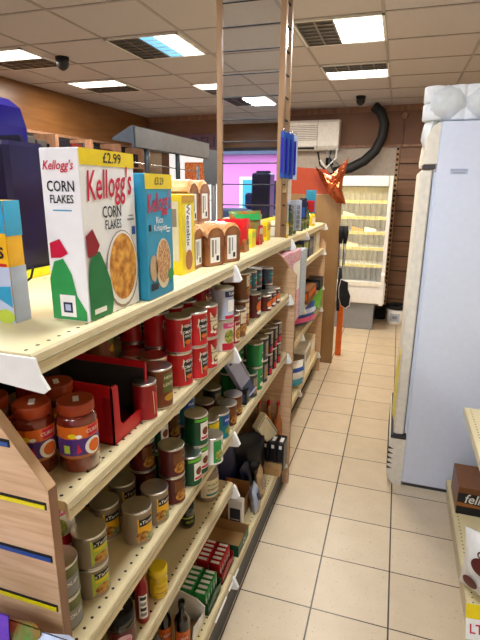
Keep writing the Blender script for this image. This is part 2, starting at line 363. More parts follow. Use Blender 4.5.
# near end plate of the top shelf
MB().prism([(-.01, -.004), (XF-XB+.012, -.004), (XF-XB+.02, -.03), (XF-XB+.034, -.052), (XF-XB+.024, -.06), (XF-XB-.06, -.052), (-.01, -.052)], 1, -.006, -.001, 'white_metal').build('end_plate', n_u).location = (0, -.045, LVL['top'])
def end_panel(parent, ox, oy, y0, y1, xf, slope, zt, xbk, strips, edge='wood_edge'):
    poly = [(xf, 0), (xf, slope[0][1])]+[(q[0], q[1]) for q in slope[1:]]+[(xbk, zt), (xbk, 0)]
    poly = [(a-ox, b) for a, b in poly]
    m = MB().prism(poly, 1, y0-oy, y1-oy, 'wood_panel')
    # aisle side edge banding
    pts = poly[:len(slope)+1]
    for (a, b), (c, d) in zip(pts, pts[1:]):
        n = Vector((d-b, a-c)).normalized()*.0012
        m.add([(a+n.x, y0-oy, b+n.y), (a+n.x, y1-oy, b+n.y), (c+n.x, y1-oy, d+n.y), (c+n.x, y0-oy, d+n.y)], [(0, 1, 2, 3)], edge if abs(a-c) < .01 else 'wood_light')
    for z, c in strips:
        xr = xf-ox
        if z > slope[0][1]:
            for (a, b), (c_, d) in zip(slope, slope[1:]):
                if b <= z <= d: xr = a+(c_-a)*(z-b)/(d-b)-ox
        xr -= .006
        m.box((xbk-ox+.01, y0-oy-.0012, z-.008), (xr, y0-oy, z+.006), 'hole')
        m.box((xbk-ox+.01, y0-oy-.003, z-.006), (xr-.002, y0-oy-.001, z+.001), c)
    return m.build('end_panel', parent)
sl = [(-.507, 1.208), (-.602, 1.328), (-.668, 1.396)]
end_panel(n_u, ox, oy, .558, .578, -.507, sl, 1.396, -1.39, [(1.284, 'blue_strip'), (1.178, 'yellow_strip'), (1.072, 'blue_strip'), (.967, 'yellow_strip'), (.86, 'blue_strip'), (.75, 'yellow_strip'), (.64, 'blue_strip'), (.53, 'yellow_strip'), (.42, 'blue_strip')])
sl2 = [(-.478, 1.25), (-.565, 1.35), (-.60, 1.378)]
end_panel(n_u, ox, oy, 2.466, 2.482, -.478, sl2, 1.378, -1.39, [])
XG = -.605
f_u = unit('shelving_unit', 'second cream shelving run beyond the dividing panel, ending at the brown board', XG, -1.03, [(2.487, 3.41), (3.41, 4.34)],
           [(LVL['f1'], None, XG), (LVL['f2'], (1,), XG), (LVL['f3'], None, XG), (LVL['f4'], None, XG), (LVL['f5'], None, XG)])
end_panel(f_u, -1.03, 2.487, 4.345, 4.365, -.585, [(-.585, 1.22), (-.66, 1.33)], 1.37, -1.46, [], 'wood_light')
MB().box((-.43+.0, 0, 0), (-.03, 1.85, .02), 'blackmatt').box((XG-.06+1.03, 0, 0), (XG-.04+1.03, 1.85, .16), 'blackmatt').build('plinth', f_u)
# ---------------------------------------------------------------- generic goods
CACHE = {}
def put(key, maker, name, loc, rz, label, cat, group=None, tilt=None):
    if key not in CACHE: CACHE[key] = maker()
    o = empty(name, loc, label, cat, group, rz)
    if tilt: o.rotation_euler = tilt
    for nm, me, subs in CACHE[key]:
        p = link(nm, me, o)
        for n2, m2 in subs: link(n2, m2, p)
    return o
def can_maker(st, r=.0372, h=.109):
    def mk():
        wrap = st['wrap']; lid = st.get('lid', 'tin_dark')
        b = MB().lathe([(r*.93, 0, 'tin'), (r, .002, 'tin'), (r, .004, 'tin'), (r*.975, .0055, wrap), (r*.975, h-.0055, wrap), (r, h-.004, 'tin'), (r, h-.001, 'tin'), (r*.96, h, 'tin')], 'tin', 32)
        l = MB().lathe([(r*.955, h-.0005, lid), (r*.94, h-.004, lid), (r*.78, h-.0045, lid), (r*.76, h-.0035, lid), (r*.6, h-.0035, lid), (r*.58, h-.0045, lid)], lid, 32)
        l.box((-.006, -.004, h-.0036), (.014, .004, h-.0022), 'tin' if lid != 'tin' else 'tin_dark')
        mp = cyl(r*.975, 0, .0007); mp2 = cyl(r*.975, 0, .0012); mp3 = cyl(r*.975, 0, .0017)
        d = MB(); ks = h/.109
        def sc(f): return lambda x, z: f(x, z*ks)
        mp, mp2, mp3 = sc(mp), sc(mp2), sc(mp3)
        for it in st['art']:
            k, ly, a = it[0], it[1], it[2:]; q = (mp, mp2, mp3)[ly]
            getattr(d, k)(q, *a)
        return [('body', b.mesh('body'), []), ('lid', l.mesh('lid'), []), ('label', d.mesh('label'), [])]
    return mk
hz = h_ = .109
def soup(accent, words, pic, base='red'):
    ks = [(-.014, .018), (.016, .022), (.017, .068), (.021, .070), (.019, .094), (-.019, .090), (-.021, .066), (-.017, .064)]
    ki = [(x*.84, .056+(z-.056)*.95) for x, z in ks]
    return dict(wrap=base, art=[('flat', 0, ks, 'cream'), ('flat', 1, ki, accent), ('text', 2, words[0], 0, .083, .012, 'milky'), ('text', 2, words[1], 0, .064, .013, 'milky', 0, .85), ('text', 2, 'SOUP', 0, .052, .009, 'milky'), ('ell', 2, 0, .034, .011, .007, pic)])
ST = {
 'tomato': soup('ink', ('HEINZ', 'TOMATO'), 'orange'),
 'mushroom': dict(wrap='red', art=[('flat', 0, [(-.016, .016), (.018, .018), (.021, .092), (-.021, .088), (-.02, .066)], 'cream'), ('text', 1, 'HEINZ', 0, .08, .011, 'red2'), ('text', 1, 'CREAM OF', 0, .068, .007, 'ink'), ('text', 1, 'MUSHROOM', 0, .058, .0075, 'ink'), ('ell', 1, .002, .034, .015, .011, 'brown'), ('ell', 2, .002, .036, .011, .006, 'cream'), ('ell', 1, -.014, .022, .006, .005, 'milky'), ('ell', 1, -.002, .019, .006, .005, 'milky')]),
 'lentil': dict(wrap='brown', art=[('rect', 0, -.03, .03, .012, .1, 'bean'), ('rect', 1, -.018, .018, .045, .096, 'olive'), ('text', 2, 'HEINZ', 0, .085, .011, 'cream'), ('text', 2, 'LENTIL', 0, .066, .012, 'cream'), ('ell', 2, 0, .03, .016, .01, 'gold')]),
 'vegsoup': dict(wrap='cream', art=[('rect', 0, -.04, .02, .008, .1, 'orange'), ('rect', 1, -.03, .01, .05, .09, 'cream'), ('ell', 1, -.01, .028, .02, .014, 'food')]),
 'plain_red': dict(wrap='red2', art=[('flat', 0, [(-.01, .015), (.012, .018), (.014, .09), (-.014, .086)], 'cream'), ('flat', 1, [(-.008, .018), (.010, .021), (.012, .087), (-.012, .083)], 'red')]),
 'plum': dict(wrap='greybeige', art=[('flat', 0, [(-.022, .012), (.022, .012), (.022, .07), (.012, .096), (-.022, .096)], 'lime'), ('rect', 1, -.016, .022, .072, .092, 'ink'), ('text', 2, 'sTarm', .003, .081, .0145, 'milky', .1), ('rect', 1, -.015, .02, .06, .068, 'yellow'), ('ell', 1, .002, .034, .018, .016, 'food'), ('ell', 2, .01, .036, .008, .008, 'gold')]),
 'potato': dict(wrap='greybeige', art=[('flat', 0, [(-.022, .012), (.022, .012), (.022, .09), (-.022, .09)], 'yellowbox'), ('rect', 1, -.018, .022, .064, .086, 'ink'), ('text', 2, 'sTarm', .002, .075, .0145, 'milky', .1), ('ell', 1, -.01, .032, .016, .016, 'food'), ('ell', 2, .008, .026, .011, .012, 'veg')]),
 'bean': dict(wrap='dkgreen', art=[('rect', 0, -.036, .03, .09, .1, 'green3'), ('rect', 0, -.018, .018, .022, .085, 'milky'), ('ell', 1, 0, .054, .012, .014, 'bean'), ('rect', 1, -.016, .016, .026, .034, 'kred')]),
 'maroon': dict(wrap='maroon', art=[('rect', 0, -.026, .02, .05, .092, 'brown'), ('ell', 1, -.004, .034, .02, .02, 'food'), ('rect', 1, .004, .026, .058, .086, 'ink'), ('text', 2, 'STEW', .015, .072, .009, 'cream')]),
 'teal': dict(wrap='teal', art=[('rect', 0, -.03, .012, .06, .098, 'blue'), ('text', 1, 'PEAS', -.008, .08, .012, 'milky'), ('ell', 1, 0, .035, .02, .016, 'food_green')]),
 'yellowgreen': dict(wrap='green', art=[('rect', 0, -.03, .03, .05, .1, 'yellow'), ('text', 1, 'SWEET CORN', 0, .076, .009, 'green'), ('ell', 1, 0, .034, .016, .014, 'gold')]),
 'whitegreen': dict(wrap='milky', art=[('rect', 0, -.03, .0, .01, .1, 'green2'), ('text', 1, 'PEAS', .012, .08, .013, 'ink'), ('ell', 1, -.008, .04, .016, .02, 'food_green'), ('ell', 1, .018, .024, .012, .012, 'blue')]),
 'bluewhite': dict(wrap='bluewhite', art=[('rect', 0, -.03, .03, .08, .1, 'navy'), ('text', 1, 'TUNA', 0, .09, .013, 'milky'), ('rect', 1, -.02, .02, .03, .07, 'milky'), ('rect', 1, -.03, .03, .006, .018, 'kred')]),
 'pinkfruit': dict(wrap='milky', art=[('rect', 0, -.034, .03, .004, .03, 'kred'), ('ell', 1, -.006, .052, .02, .024, 'food_green'), ('rect', 1, -.03, .03, .082, .1, 'pink'), ('text', 2, 'FRUIT', 0, .091, .012, 'milky')]),
 'bigred': dict(wrap='red2', art=[('rect', 0, -.02, .022, .012, .085, 'cream'), ('ell', 1, 0, .04, .018, .022, 'food'), ('rect', 1, -.018, .018, .07, .082, 'red2')]),
 'bluefish': dict(wrap='blue', art=[('rect', 0, -.03, .03, .06, .1, 'navy'), ('text', 1, 'FISH', 0, .08, .014, 'milky'), ('ell', 1, 0, .036, .02, .014, 'milky')]),
 'tealsmall': dict(wrap='slate', art=[('rect', 0, -.034, .034, .03, .085, 'teal'), ('text', 1, 'SARDINES', 0, .07, .009, 'milky'), ('ell', 1, 0, .04, .016, .01, 'orange')]),
 'brownfood': dict(wrap='brown', art=[('rect', 0, -.02, .03, .055, .098, 'cream'), ('ell', 1, 0, .035, .022, .016, 'food'), ('text', 1, 'CHILLI', .004, .076, .011, 'kred')]),
 'orangefish': dict(wrap='maroon', art=[('ell', 0, 0, .05, .026, .026, 'orange'), ('rect', 1, -.02, .02, .078, .098, 'ink'), ('text', 2, 'CURRY', 0, .088, .012, 'milky'), ('ell', 1, -.006, .026, .018, .008, 'milky')]),
 'greencan': dict(wrap='green', art=[('rect', 0, -.026, .0, .012, .1, 'green2'), ('ell', 1, .006, .06, .016, .022, 'dkgreen'), ('text', 2, 'BEANS', .006, .064, .011, 'milky'), ('ell', 1, .004, .028, .016, .01, 'milky')]),
 'darkcan': dict(wrap='darkgrey', art=[('rect', 0, -.02, .02, .02, .09, 'greybeige'), ('ell', 1, 0, .045, .015, .016, 'food')]),
 'blackred': dict(wrap='ink', art=[('rect', 0, -.02, .02, .01, .04, 'kred'), ('rect', 0, -.018, .016, .05, .1, 'greybeige'), ('text', 1, 'BEANS', 0, .076, .01, 'ink')]),
 'greygreen': dict(wrap='olive', lid='tin_dark', art=[('rect', 0, -.02, .03, .01, .07, 'grey'), ('text', 1, 'SOUP', 0, .05, .016, 'milky', .3)]),
}
HT = dict(plum=.080, potato=.097, maroon=.088, bean=.1, tomato=.1, mushroom=.1, greygreen=.078, whitegreen=.095, teal=.1, plain_red=.1, lentil=.106)
def can(style, px, py, lv, label, group, n=1, rot=-22, h=None, r=.0372, dx=0., k0=0):
    """stand a stack of n cans where the front of the lowest one meets the shelf in the photo"""
    z = LVL[lv]; b = gz(px, py, z); d = Vector((b.x, b.y)).normalized(); c = Vector((b.x, b.y))+d*r
    c.x += dx
    hh = h or HT.get(style, .109); words = ['bottom of its stack', 'second up in its stack'] if n > 1 else ['']
    for k in range(n):
        lb = label.replace('# ', '') if n == 1 else label.replace('#', ('lower', 'upper')[k])
        put(('can', style, r, hh), can_maker(ST[style], r, hh), 'food_can', (c.x, c.y, z+k*(hh+.0003)), math.radians(rot+random.uniform(-6, 6)), lb, 'can', group)
    return c
def canxy(style, x, y, lv, label, group, n=1, rot=-22, h=None, r=.0372):
    z = LVL[lv]; hh = h or HT.get(style, .109)
    for k in range(n):
        lb = label.replace('# ', '') if n == 1 else label.replace('#', ('lower', 'upper')[k])
        put(('can', style, r, hh), can_maker(ST[style], r, hh), 'food_can', (x, y, z+k*(hh+.0003)), math.radians(rot+random.uniform(-8, 8)), lb, 'can', group)
def carton(name, x0, x1, y0, y1, z, h, m, label, cat, art=None, group=None, rz=0., top=None, name2='carton_body', tilt=None):
    """box standing with its long printed side to the aisle (+x) ; art(mb, mp_front, mp_near)"""
    w, d = x1-x0, y1-y0
    o = empty(name, ((x0+x1)/2, (y0+y1)/2, z), label, cat, group, rz)
    if tilt: o.rotation_euler = tilt
    MB().rbox((-w/2, -d/2, 0), (w/2, d/2, h), m, .0015).build(name2, o)
    if art:
        a = MB(); art(a, pl((w/2+.0008, 0, 0), (0, 1, 0), (0, 0, 1)), pl((0, -d/2-.0008, 0), (1, 0, 0), (0, 0, 1)), w, d, h)
        a.build('print', o)
    return o
# offset helper so printed layers do not share a plane
def ly(mp, k, ax):
    return (lambda x, z: mp(x, z)+Vector(ax)*(.0004*k))
FX, FN = (1, 0, 0), (0, -1, 0)
T = LVL['top']
# ---- cereal boxes
def art_corn(a, f, n, w, d, h):
    a.rect(f, -d/2, d/2, h-.028, h, 'yellow'); a.text(ly(f, 1, FX), '£2.99', .012, h-.014, .026, 'ink', 0, 1.1)
    a.text(ly(f, 1, FX), "Kellogg's", .002, h-.062, .074, 'kred', .25, .60, .07)
    a.text(ly(f, 1, FX), 'CORN', .002, h-.113, .031, 'ink', 0, .75); a.text(ly(f, 1, FX), 'FLAKES', .004, h-.137, .025, 'ink', 0, .72)
    a.rect(ly(f, 1, FX), .056, .082, h-.132, h-.128, 'grey'); a.rect(ly(f, 1, FX), .062, .08, h-.124, h-.121, 'grey'); a.rect(ly(f, 1, FX), .072, .086, h-.162, h-.145, 'blue')
    a.ell(ly(f, 1, FX), .030, .083, .061, .080, 'greybeige'); a.ell(ly(f, 2, FX), .030, .085, .058, .076, 'milky'); a.ell(ly(f, 3, FX), .031, .088, .051, .068, 'flakes')
    # plain green swash in place of the printed figure
    a.flat(ly(f, 4, FX), [(-d/2, .002), (-.02, .002), (-.012, .03), (-.02, .07), (-.034, .1), (-.05, .128), (-.07, .132), (-.084, .11), (-d/2, .07)], 'green')
    a.flat(ly(f, 5, FX), [(-.05, .14), (-.062, .125), (-.088, .12), (-.092, .16), (-.07, .172)], 'red2')
    a.rect(ly(f, 5, FX), -.08, -.04, .012, .022, 'milky')
    a.text(ly(n, 1, FN), "Kellogg's", -.002, h-.03, .022, 'kred', .28, .82); a.text(ly(n, 1, FN), 'CORN', .0, h-.066, .026, 'ink', 0, .78); a.text(ly(n, 1, FN), 'FLAKES', .0, h-.088, .020, 'ink', 0, .78)
    a.rect(ly(n, 1, FN), -.02, .02, h-.108, h-.106, 'sky')
    a.flat(ly(n, 1, FN), [(-w/2, .002), (w/2-.006, .002), (w/2-.006, .02), (.016, .05), (.008, .09), (-.008, .118), (-.028, .112), (-w/2, .08)], 'green2')
    a.flat(ly(n, 2, FN), [(.004, .128), (-.012, .12), (-.034, .118), (-.034, .146), (-.012, .154)], 'kred')
    a.rect(ly(n, 2, FN), -.022, .012, .008, .05, 'milky'); a.rect(ly(n, 3, FN), -.015, .005, .016, .036, 'navy'); a.rect(ly(n, 4, FN), -.011, .001, .02, .032, 'bluewhite')
carton('cereal_box', -.612, -.531, .742, .927, T, .312, 'white', 'white corn flakes box priced £2.99 at the near end of the top shelf', 'cereal box', art_corn)
def art_rice(a, f, n, w, d, h):
    a.rect(f, -d/2, d/2, h-.032, h, 'yellow'); a.text(ly(f, 1, FX), '£3.29', 0, h-.016, .022, 'ink', 0, .9)
    a.text(ly(f, 1, FX), "Kellogg's", .0, h-.062, .056, 'kred', .25, .58, .06)
    a.text(ly(f, 1, FX), 'Rice', -.004, h-.100, .021, 'milky'); a.text(ly(f, 1, FX), 'Krispies', .0, h-.117, .020, 'milky')
    a.rect(ly(f, 1, FX), .03, .05, h-.122, h-.119, 'milky'); a.rect(ly(f, 1, FX), .03, .046, h-.129, h-.126, 'milky')
    a.rect(ly(f, 1, FX), -.054, -.044, h-.122, h-.108, 'ink')
    a.ell(ly(f, 1, FX), .01, .075, .038, .058, 'cream'); a.ell(ly(f, 2, FX), .011, .08, .033, .05, 'rice')
    a.ell(ly(f, 1, FX), -.038, .07, .018, .03, 'tan'); a.ell(ly(f, 3, FX), .045, .045, .016, .014, 'green2'); a.rect(ly(f, 3, FX), -.055, -.02, .02, .035, 'ink')
carton('cereal_box', -.585, -.512, .937, 1.066, T, .275, 'sky', 'blue rice krispies box with yellow £3.29 band', 'cereal box', art_rice)
def art_weet(a, f, n, w, d, h):
    a.text(ly(f, 1, FX), 'Weetabix', -.004, h*.62, .034, 'ink', .0, .9, -PI/2); a.rect(f, -.022, .02, .065, h-.03, 'milky')
    a.ell(ly(f, 1, FX), .0, .04, .025, .03, 'crust'); a.rect(ly(f, 1, FX), -d/2, d/2, h-.02, h-.004, 'gold')
    a.rect(n, -w/2+.01, w/2-.01, .04, h-.02, 'cream'); a.rect(ly(n, 1, FN), -w/2+.016, w/2-.03, .05, h-.1, 'lime'); a.rect(ly(n, 1, FN), 0, .03, h-.09, h-.04, 'greybeige')
carton('cereal_box', -.668, -.577, 1.262, 1.352, T, .228, 'yellow', 'yellow wheat biscuit box with vertical lettering, beside the bread', 'cereal box', art_weet)
# yellow box at the left edge
def art_left(a, f, n, w, d, h):
    a.rect(n, -w/2, w/2, .16, h, 'sky'); a.rect(ly(n, 1, FN), -w/2, w/2, .105, .165, 'yellowbox'); a.rect(n, -w/2, w/2, 0, .105, 'bluewhite')
    a.flat(ly(n, 2, FN), [(.0, .05), (w/2-.002, .03), (w/2-.002, .07), (.01, .068)], 'sky'); a.ell(ly(n, 2, FN), .02, .012, .02, .014, 'lime')
    a.text(ly(n, 3, FN), "t's", w/2-.024, .134, .044, 'ink', 0, .85); a.rect(ly(n, 3, FN), -.03, w/2-.004, .106, .111, 'red')
    a.rect(f, -d/2, d/2, .16, h, 'sky'); a.rect(f, -d/2, d/2, .0, .105, 'bluewhite')
carton('dessert_box', -.735, -.656, .690, .730, T, .222, 'yellowbox', "yellow and blue food box lettered t's at the left edge", 'box', art_left)
# wire hook lying on the shelf
p = gz(22, 310, T)
tag(MB().tube([(p.x-.035, p.y, T+.004), (p.x-.005, p.y, T+.004), (p.x+.004, p.y+.01, T+.01), (p.x+.004, p.y+.012, T+.055), (p.x+.014, p.y+.02, T+.065), (p.x+.02, p.y+.022, T+.085)], .0026, 'blackmatt', 6).build('wire_hook'), 'bent black wire hook lying on the top shelf beside the yellow box', 'hook')
# tall dark packs on the other side
def pack_wrap(x0, x1, y0, y1, z, h, m, label, cat='package', name='wrapped_package'):
    o = empty(name, ((x0+x1)/2, (y0+y1)/2, z), label, cat)
    w, d = x1-x0, y1-y0
    MB().rbox((-w/2, -d/2, 0), (w/2, d/2, h), m, .012).build('wrapped_body', o)
    MB().prism([(-w/2+.01, 0), (w/2-.01, 0), (w/2-.02, .02), (-w/2+.02, .02)], 1, -.004, .004, m).build('top_seam', o).location = (0, 0, h-.002)
pack_wrap(-1.125, -.975, 1.06, 1.222, T, .362, 'bigblue', 'tall dark blue wrapped package behind the corn flakes box')
o = empty('display_hood', (-1.50, 1.44, .045), 'bright blue rounded display top behind the dark packages at the left', 'display')
MB().prism([(-.12, 1.2), (.12, 1.2), (.12, 1.86), (.10, 1.93), (.05, 1.965), (-.12, 1.985)], 1, -.16, .18, 'royalblue').build('hood', o)
MB().box((-.12, -.15, 0), (.11, .17, 1.2), 'navy').build('stand', o)
# ---- bread
def loaf_mk():
    L, W, Hh = .115, .083, .134      # short loaf lying/standing; built standing, rounded top
    prof = []; 
    for i in range(9): a = PI*i/8; prof.append((-math.cos(a)*W/2*1.06, Hh-.035+math.sin(a)*.035))
    prof = [(-W/2, .004), (-W/2+.004, 0), (W/2-.004, 0), (W/2, .004), (W/2, Hh-.045)]+list(reversed(prof))+[(-W/2, Hh-.045)]
    m = MB(); n = len(prof); vs = []
    for k, (x, s) in enumerate(((-L/2, .9), (-L/2+.008, 1), (L/2-.008, 1), (L/2, .9))):
        vs += [(x, p[0]*s, .003*(k in (0, 3))+p[1]*(s if k in (0, 3) else 1)) for p in prof]
    fs = [tuple(range(n)), tuple(reversed(range(3*n, 4*n)))]
    m.add(vs, fs, 'bread')
    for k in range(3):
        for i in range(n):
            j = (i+1) % n; zz = (prof[i][1]+prof[j][1])/2
            m.add([vs[k*n+i], vs[k*n+n+i], vs[k*n+n+j], vs[k*n+j]], [(0, 1, 2, 3)], 'bread_top' if zz > Hh-.04 else 'bread', True)
    lb = MB(); f = pl((L/2+.0006, 0, 0), (0, 1, 0), (0, 0, 1))
    nf = pl((0, -W/2-.001, 0), (1, 0, 0), (0, 0, 1))
    lb.rect(f, -.028, .018, .012, .092, 'milky'); lb.rect(ly(f, 1, FX), -.022, -.012, .03, .085, 'greybeige'); lb.rect(ly(f, 1, FX), -.006, .0, .04, .085, 'grey')
    lb.rect(ly(f, 1, FX), .0, .012, .018, .034, 'ink')
    return [('loaf', m.mesh('loaf'), []), ('paper_label', lb.mesh('paper_label'), [])]
def loaf(c, rz, label, tilt=None, z=None):
    put('loaf', loaf_mk, 'bread_loaf', (c[0], c[1], T if z is None else z), rz, label, 'bread', 'wrapped loaves on the top shelf', tilt)
loaf((-.578, 1.585), -.42, 'standing wrapped loaf at the right end of the bread, shelf front')
loaf((-.602, 1.483), -.38, 'standing wrapped loaf second from right, label slanted')
loaf((-.640, 1.398), .0, 'standing wrapped loaf behind the wheat biscuit box')
loaf((-.71, 1.61), -.1, 'standing wrapped loaf in the back row, right')
loaf((-.72, 1.483), .0, 'standing wrapped loaf in the back row, left')
loaf((-.655, 1.40), .05, 'wrapped loaf lying on top of the standing loaves', z=T+.136)
loaf((-.665, 1.52), -.05, 'small wrapped loaf topmost at the right of the bread pile', z=T+.136)
# ---- bags and small boxes further along the top shelf
def pillow(name, c, w, d, h, m, label, cat, rz=0., tilt=0., group=None, band=None):
    o = empty(name, (c[0], c[1], c[2]), label, cat, group); o.rotation_euler = (0, tilt, rz)
    vs = []; fs = []; N = 9
    for s in (1, -1):
        for i in range(N):
            for j in range(N):
                u, v = i/(N-1), j/(N-1); b = (math.sin(PI*u)*math.sin(PI*v))**.45*d/2+.001
                jx = .004*math.sin(9*u+5*v+c[1]*40)
                vs.append((s*b+jx*(b > .004), (u-.5)*w*(1-.08*math.sin(PI*v)), v*h))
    for s in range(2):
        for i in range(N-1):
            for j in range(N-1):
                a = s*N*N+i*N+j; q = (a, a+N, a+N+1, a+1); fs.append(q if s == 0 else q[::-1])
    mb = MB().add(vs, fs, m, True)
    mb.build('bag_body', o)
    if band:
        b = MB()
        for col, v0, v1 in band:
            n = 6; pts = []
            for k in range(n+1):
                u = .12+.76*k/n
                for v in (v0, v1): bb = (math.sin(PI*u)*math.sin(PI*v))**.45*d/2+.006; pts.append((bb, (u-.5)*w, v*h))
            b.add(pts, [(2*i, 2*i+2, 2*i+3, 2*i+1) for i in range(n)], col, True)
        b.build('print', o)
    return o
p = gx(236, 238, -.60); pillow('snack_bag', (-.61, p.y, T), .15, .07, .13, 'bag_gloss', 'glossy red bag behind the loaves on the top shelf', 'bag', -.7)
p = gx(253, 236, -.60); pillow('snack_bag', (-.63, p.y, T), .17, .07, .15, 'bag_green', 'green and red bag leaning beside the small boxes', 'bag', -.7, -.1, None, [('green2', .72, .9)])
p = gx(266, 232, -.60); pillow('snack_bag', (-.64, 2.16, T), .15, .06, .13, 'bag_green', 'mixed colour packet leaning beyond the red bag, in front of the mirror', 'bag', -.7, -.15, None, [('cream', .5, .8)])
def smallbox(px, py, w, d, h, m, label, two=None, lv='top'):
    b = gz(px, py, LVL[lv]);
    def art(a, f, n, w_, d_, h_):
        a.rect(f, -d_/2+.004, d_/2-.004, h_*.55, h_*.85, two or 'cream'); a.rect(n, -w_/2+.004, w_/2-.004, h_*.2, h_*.8, two or 'cream')
    carton('food_packet', b.x-w, b.x, b.y, b.y+d, LVL[lv], h, m, label, 'box', art)
smallbox(245, 252.5, .05, .055, .05, 'crust', 'small brown packet right after the bread on the shelf front', 'brown')
smallbox(252, 248, .04, .06, .075, 'yellow', 'first small yellow box after the brown packet', 'lime')
smallbox(259, 245, .04, .06, .085, 'red', 'small red box between two yellow ones', 'cream')
smallbox(267, 241, .04, .065, .09, 'yellow', 'taller yellow box before the dividing panel', 'gold')
smallbox(276, 236, .06, .06, .05, 'milky', 'low white packet at the far end of the near top shelf', 'greybeige')
# ---------------------------------------------------------------- second shelf (jars, red tray, soups)
def jar_mk(body, lid, r=.0385, h=.148, art=None, shoulder=.028):
    def mk():
        b = MB().lathe([(r*.86, 0), (r, .006), (r, h-.022-shoulder), (r*.97, h-.012-shoulder), (r*.82, h-.024)], body, 32)
        l = MB().lathe([(r*.86, h-.024, lid), (r*.9, h-.021, lid), (r*.9, h-.003, lid), (r*.86, h, lid), (r*.8, h-.001, lid)], lid, 32)
        l.box((-.012, -.005, h-.001), (.012, .006, h+.0002), 'milky')
        d = MB(); mp = [cyl(r, 0, .0007), cyl(r, 0, .0012), cyl(r, 0, .0018)]
        for it in art: getattr(d, it[0])(mp[it[1]], *it[2:])
        return [('glass_body', b.mesh('glass_body'), []), ('lid', l.mesh('lid'), []), ('label', d.mesh('label'), [])]
    return mk
ART_CURRY = [('rect', 0, -.05, .05, .075, .1, 'orange'), ('rect', 0, -.05, .05, .04, .075, 'purple'), ('rect', 0, -.05, .05, .034, .04, 'crust'), ('rect', 1, .018, .042, .078, .098, 'kred'), ('ell', 1, .028, .055, .018, .018, 'milky'), ('ell', 2, .03, .055, .013, .013, 'orange'),
             ('text', 2, 'CURRY', .03, .088, .01, 'cream'), ('ell', 1, -.012, .082, .008, .005, 'yellow'), ('ell', 1, 0, .08, .006, .004, 'milky'), ('rect', 1, -.03, -.018, .045, .062, 'lime'), ('flat', 1, [(-.006, .044), (.004, .048), (-.002, .066)], 'kred')]
def jar(key, mk, px, py, lv, r, label, rot=-50, cat='jar', group=None, name='sauce_jar'):
    z = LVL[lv]; b = gz(px, py, z); d = Vector((b.x, b.y)).normalized(); c = Vector((b.x, b.y))+d*r
    put(key, mk, name, (c.x, c.y, z), math.radians(rot), label, cat, group)
cj = jar_mk('glassjar', 'lidorange', .0385, .143, ART_CURRY, .02)
G1 = 'curry sauce jars at the near end'
jar('curry', cj, 82, 474, 's2', .0385, 'curry sauce jar with orange lid, front one touching the red tray', -52, group=G1)
def jarxy(key, mk, x, y, lv, label, rot=-50, group=None, name='sauce_jar'): put(key, mk, name, (x, y, LVL[lv]), math.radians(rot), label, 'jar', group)
jarxy('curry', cj, -.633, .680, 's2', 'curry sauce jar behind the sloping wooden panel edge', -55, G1)
jarxy('curry', cj, -.655, .778, 's2', 'curry sauce jar behind the front one, orange lid half hidden', -45, G1)
jarxy('curry', cj, -.73, .675, 's2', 'leftmost curry sauce jar, only its lid above the wooden panel', -45, G1)
# red open tray: cut-away carton, hollow
def red_tray():
    o = empty('display_tray', (-.535, .80, LVL['s2']), 'empty red cardboard display tray with cut-out side beside the jars', 'tray')
    # local: x from 0 (aisle) to -.2, y from 0 to .17
    W, D, Hh, t = .25, .155, .135, .004
    m = MB()
    m.box((-W, 0, 0), (0, D, t), 'red')
    near = [(0, 0), (0, Hh-.004), (-.008, Hh+.002), (-W, Hh+.002), (-W, 0)]
    m.prism(near, 1, 0, t, 'red'); 
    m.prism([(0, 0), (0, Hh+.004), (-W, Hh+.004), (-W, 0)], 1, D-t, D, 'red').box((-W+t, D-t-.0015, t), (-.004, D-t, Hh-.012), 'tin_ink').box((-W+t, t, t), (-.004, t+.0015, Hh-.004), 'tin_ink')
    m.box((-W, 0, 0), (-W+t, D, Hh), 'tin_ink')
    f = [(0, .003), (D, .003), (D, Hh+.004), (D-.010, Hh+.004), (D-.012, .045), (D-.02, .034), (.038, .034), (.028, .045), (.025, Hh-.006), (.018, Hh), (0, Hh)]
    # aisle side with u-shaped opening
    pts = [(y, z) for y, z in f]
    m.prism(pts, 0, -t, 0, 'red')
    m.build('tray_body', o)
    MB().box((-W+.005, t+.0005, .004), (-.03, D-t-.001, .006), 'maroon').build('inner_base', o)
    MB().box((-.022, -.001, .02), (-.003, -.0002, .11), 'red2').build('side_flap', o)
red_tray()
GS = 'soup cans on the second shelf'
can('plain_red', 146, 422, 's2', 'short red can pressed against the red tray', GS, r=.029, h=.095, rot=10)
can('lentil', 159, 410, 's2', 'lentil soup can with green plaque behind the short red can', GS, rot=-8)
canxy('vegsoup', -.585, 1.078, 's2', 'orange and cream labelled soup can beside the lentil can', GS, rot=-5)
canxy('darkcan', -.625, 1.005, 's2', 'dark topped can in the row behind the lentil can', GS)
canxy('plain_red', -.66, 1.10, 's2', 'back row red can behind the orange soup can', GS, n=1)
can('tomato', 180, 388, 's2', '# tomato soup can of the nearest two-high red stack', GS, 2, -16)
can('tomato', 195.5, 380, 's2', '# tomato soup can of the middle two-high red stack', GS, 2, -14)
can('mushroom', 206, 370, 's2', '# mushroom soup can of the third two-high red stack', GS, 2, -8)
canxy('tomato', -.628, 1.185, 's2', '# tomato can in the row behind the nearest red stack', GS, 2, 0)
canxy('tomato', -.62, 1.265, 's2', '# tomato can in the row behind the middle red stack', GS, 2, 0)
canxy('tomato', -.715, 1.20, 's2', '# red can deepest in the shelf behind the soup stacks', GS, 2, 0)
canxy('mushroom', -.612, 1.345, 's2', '# mushroom can in the row behind the third red stack', GS, 2, 0)
canxy('lentil', -.71, 1.02, 's2', '# back row can with green plaque seen above the red tray', GS, 2, 5)
canxy('darkcan', -.70, .93, 's2', 'dark can behind the open red tray', GS) if 0 else None
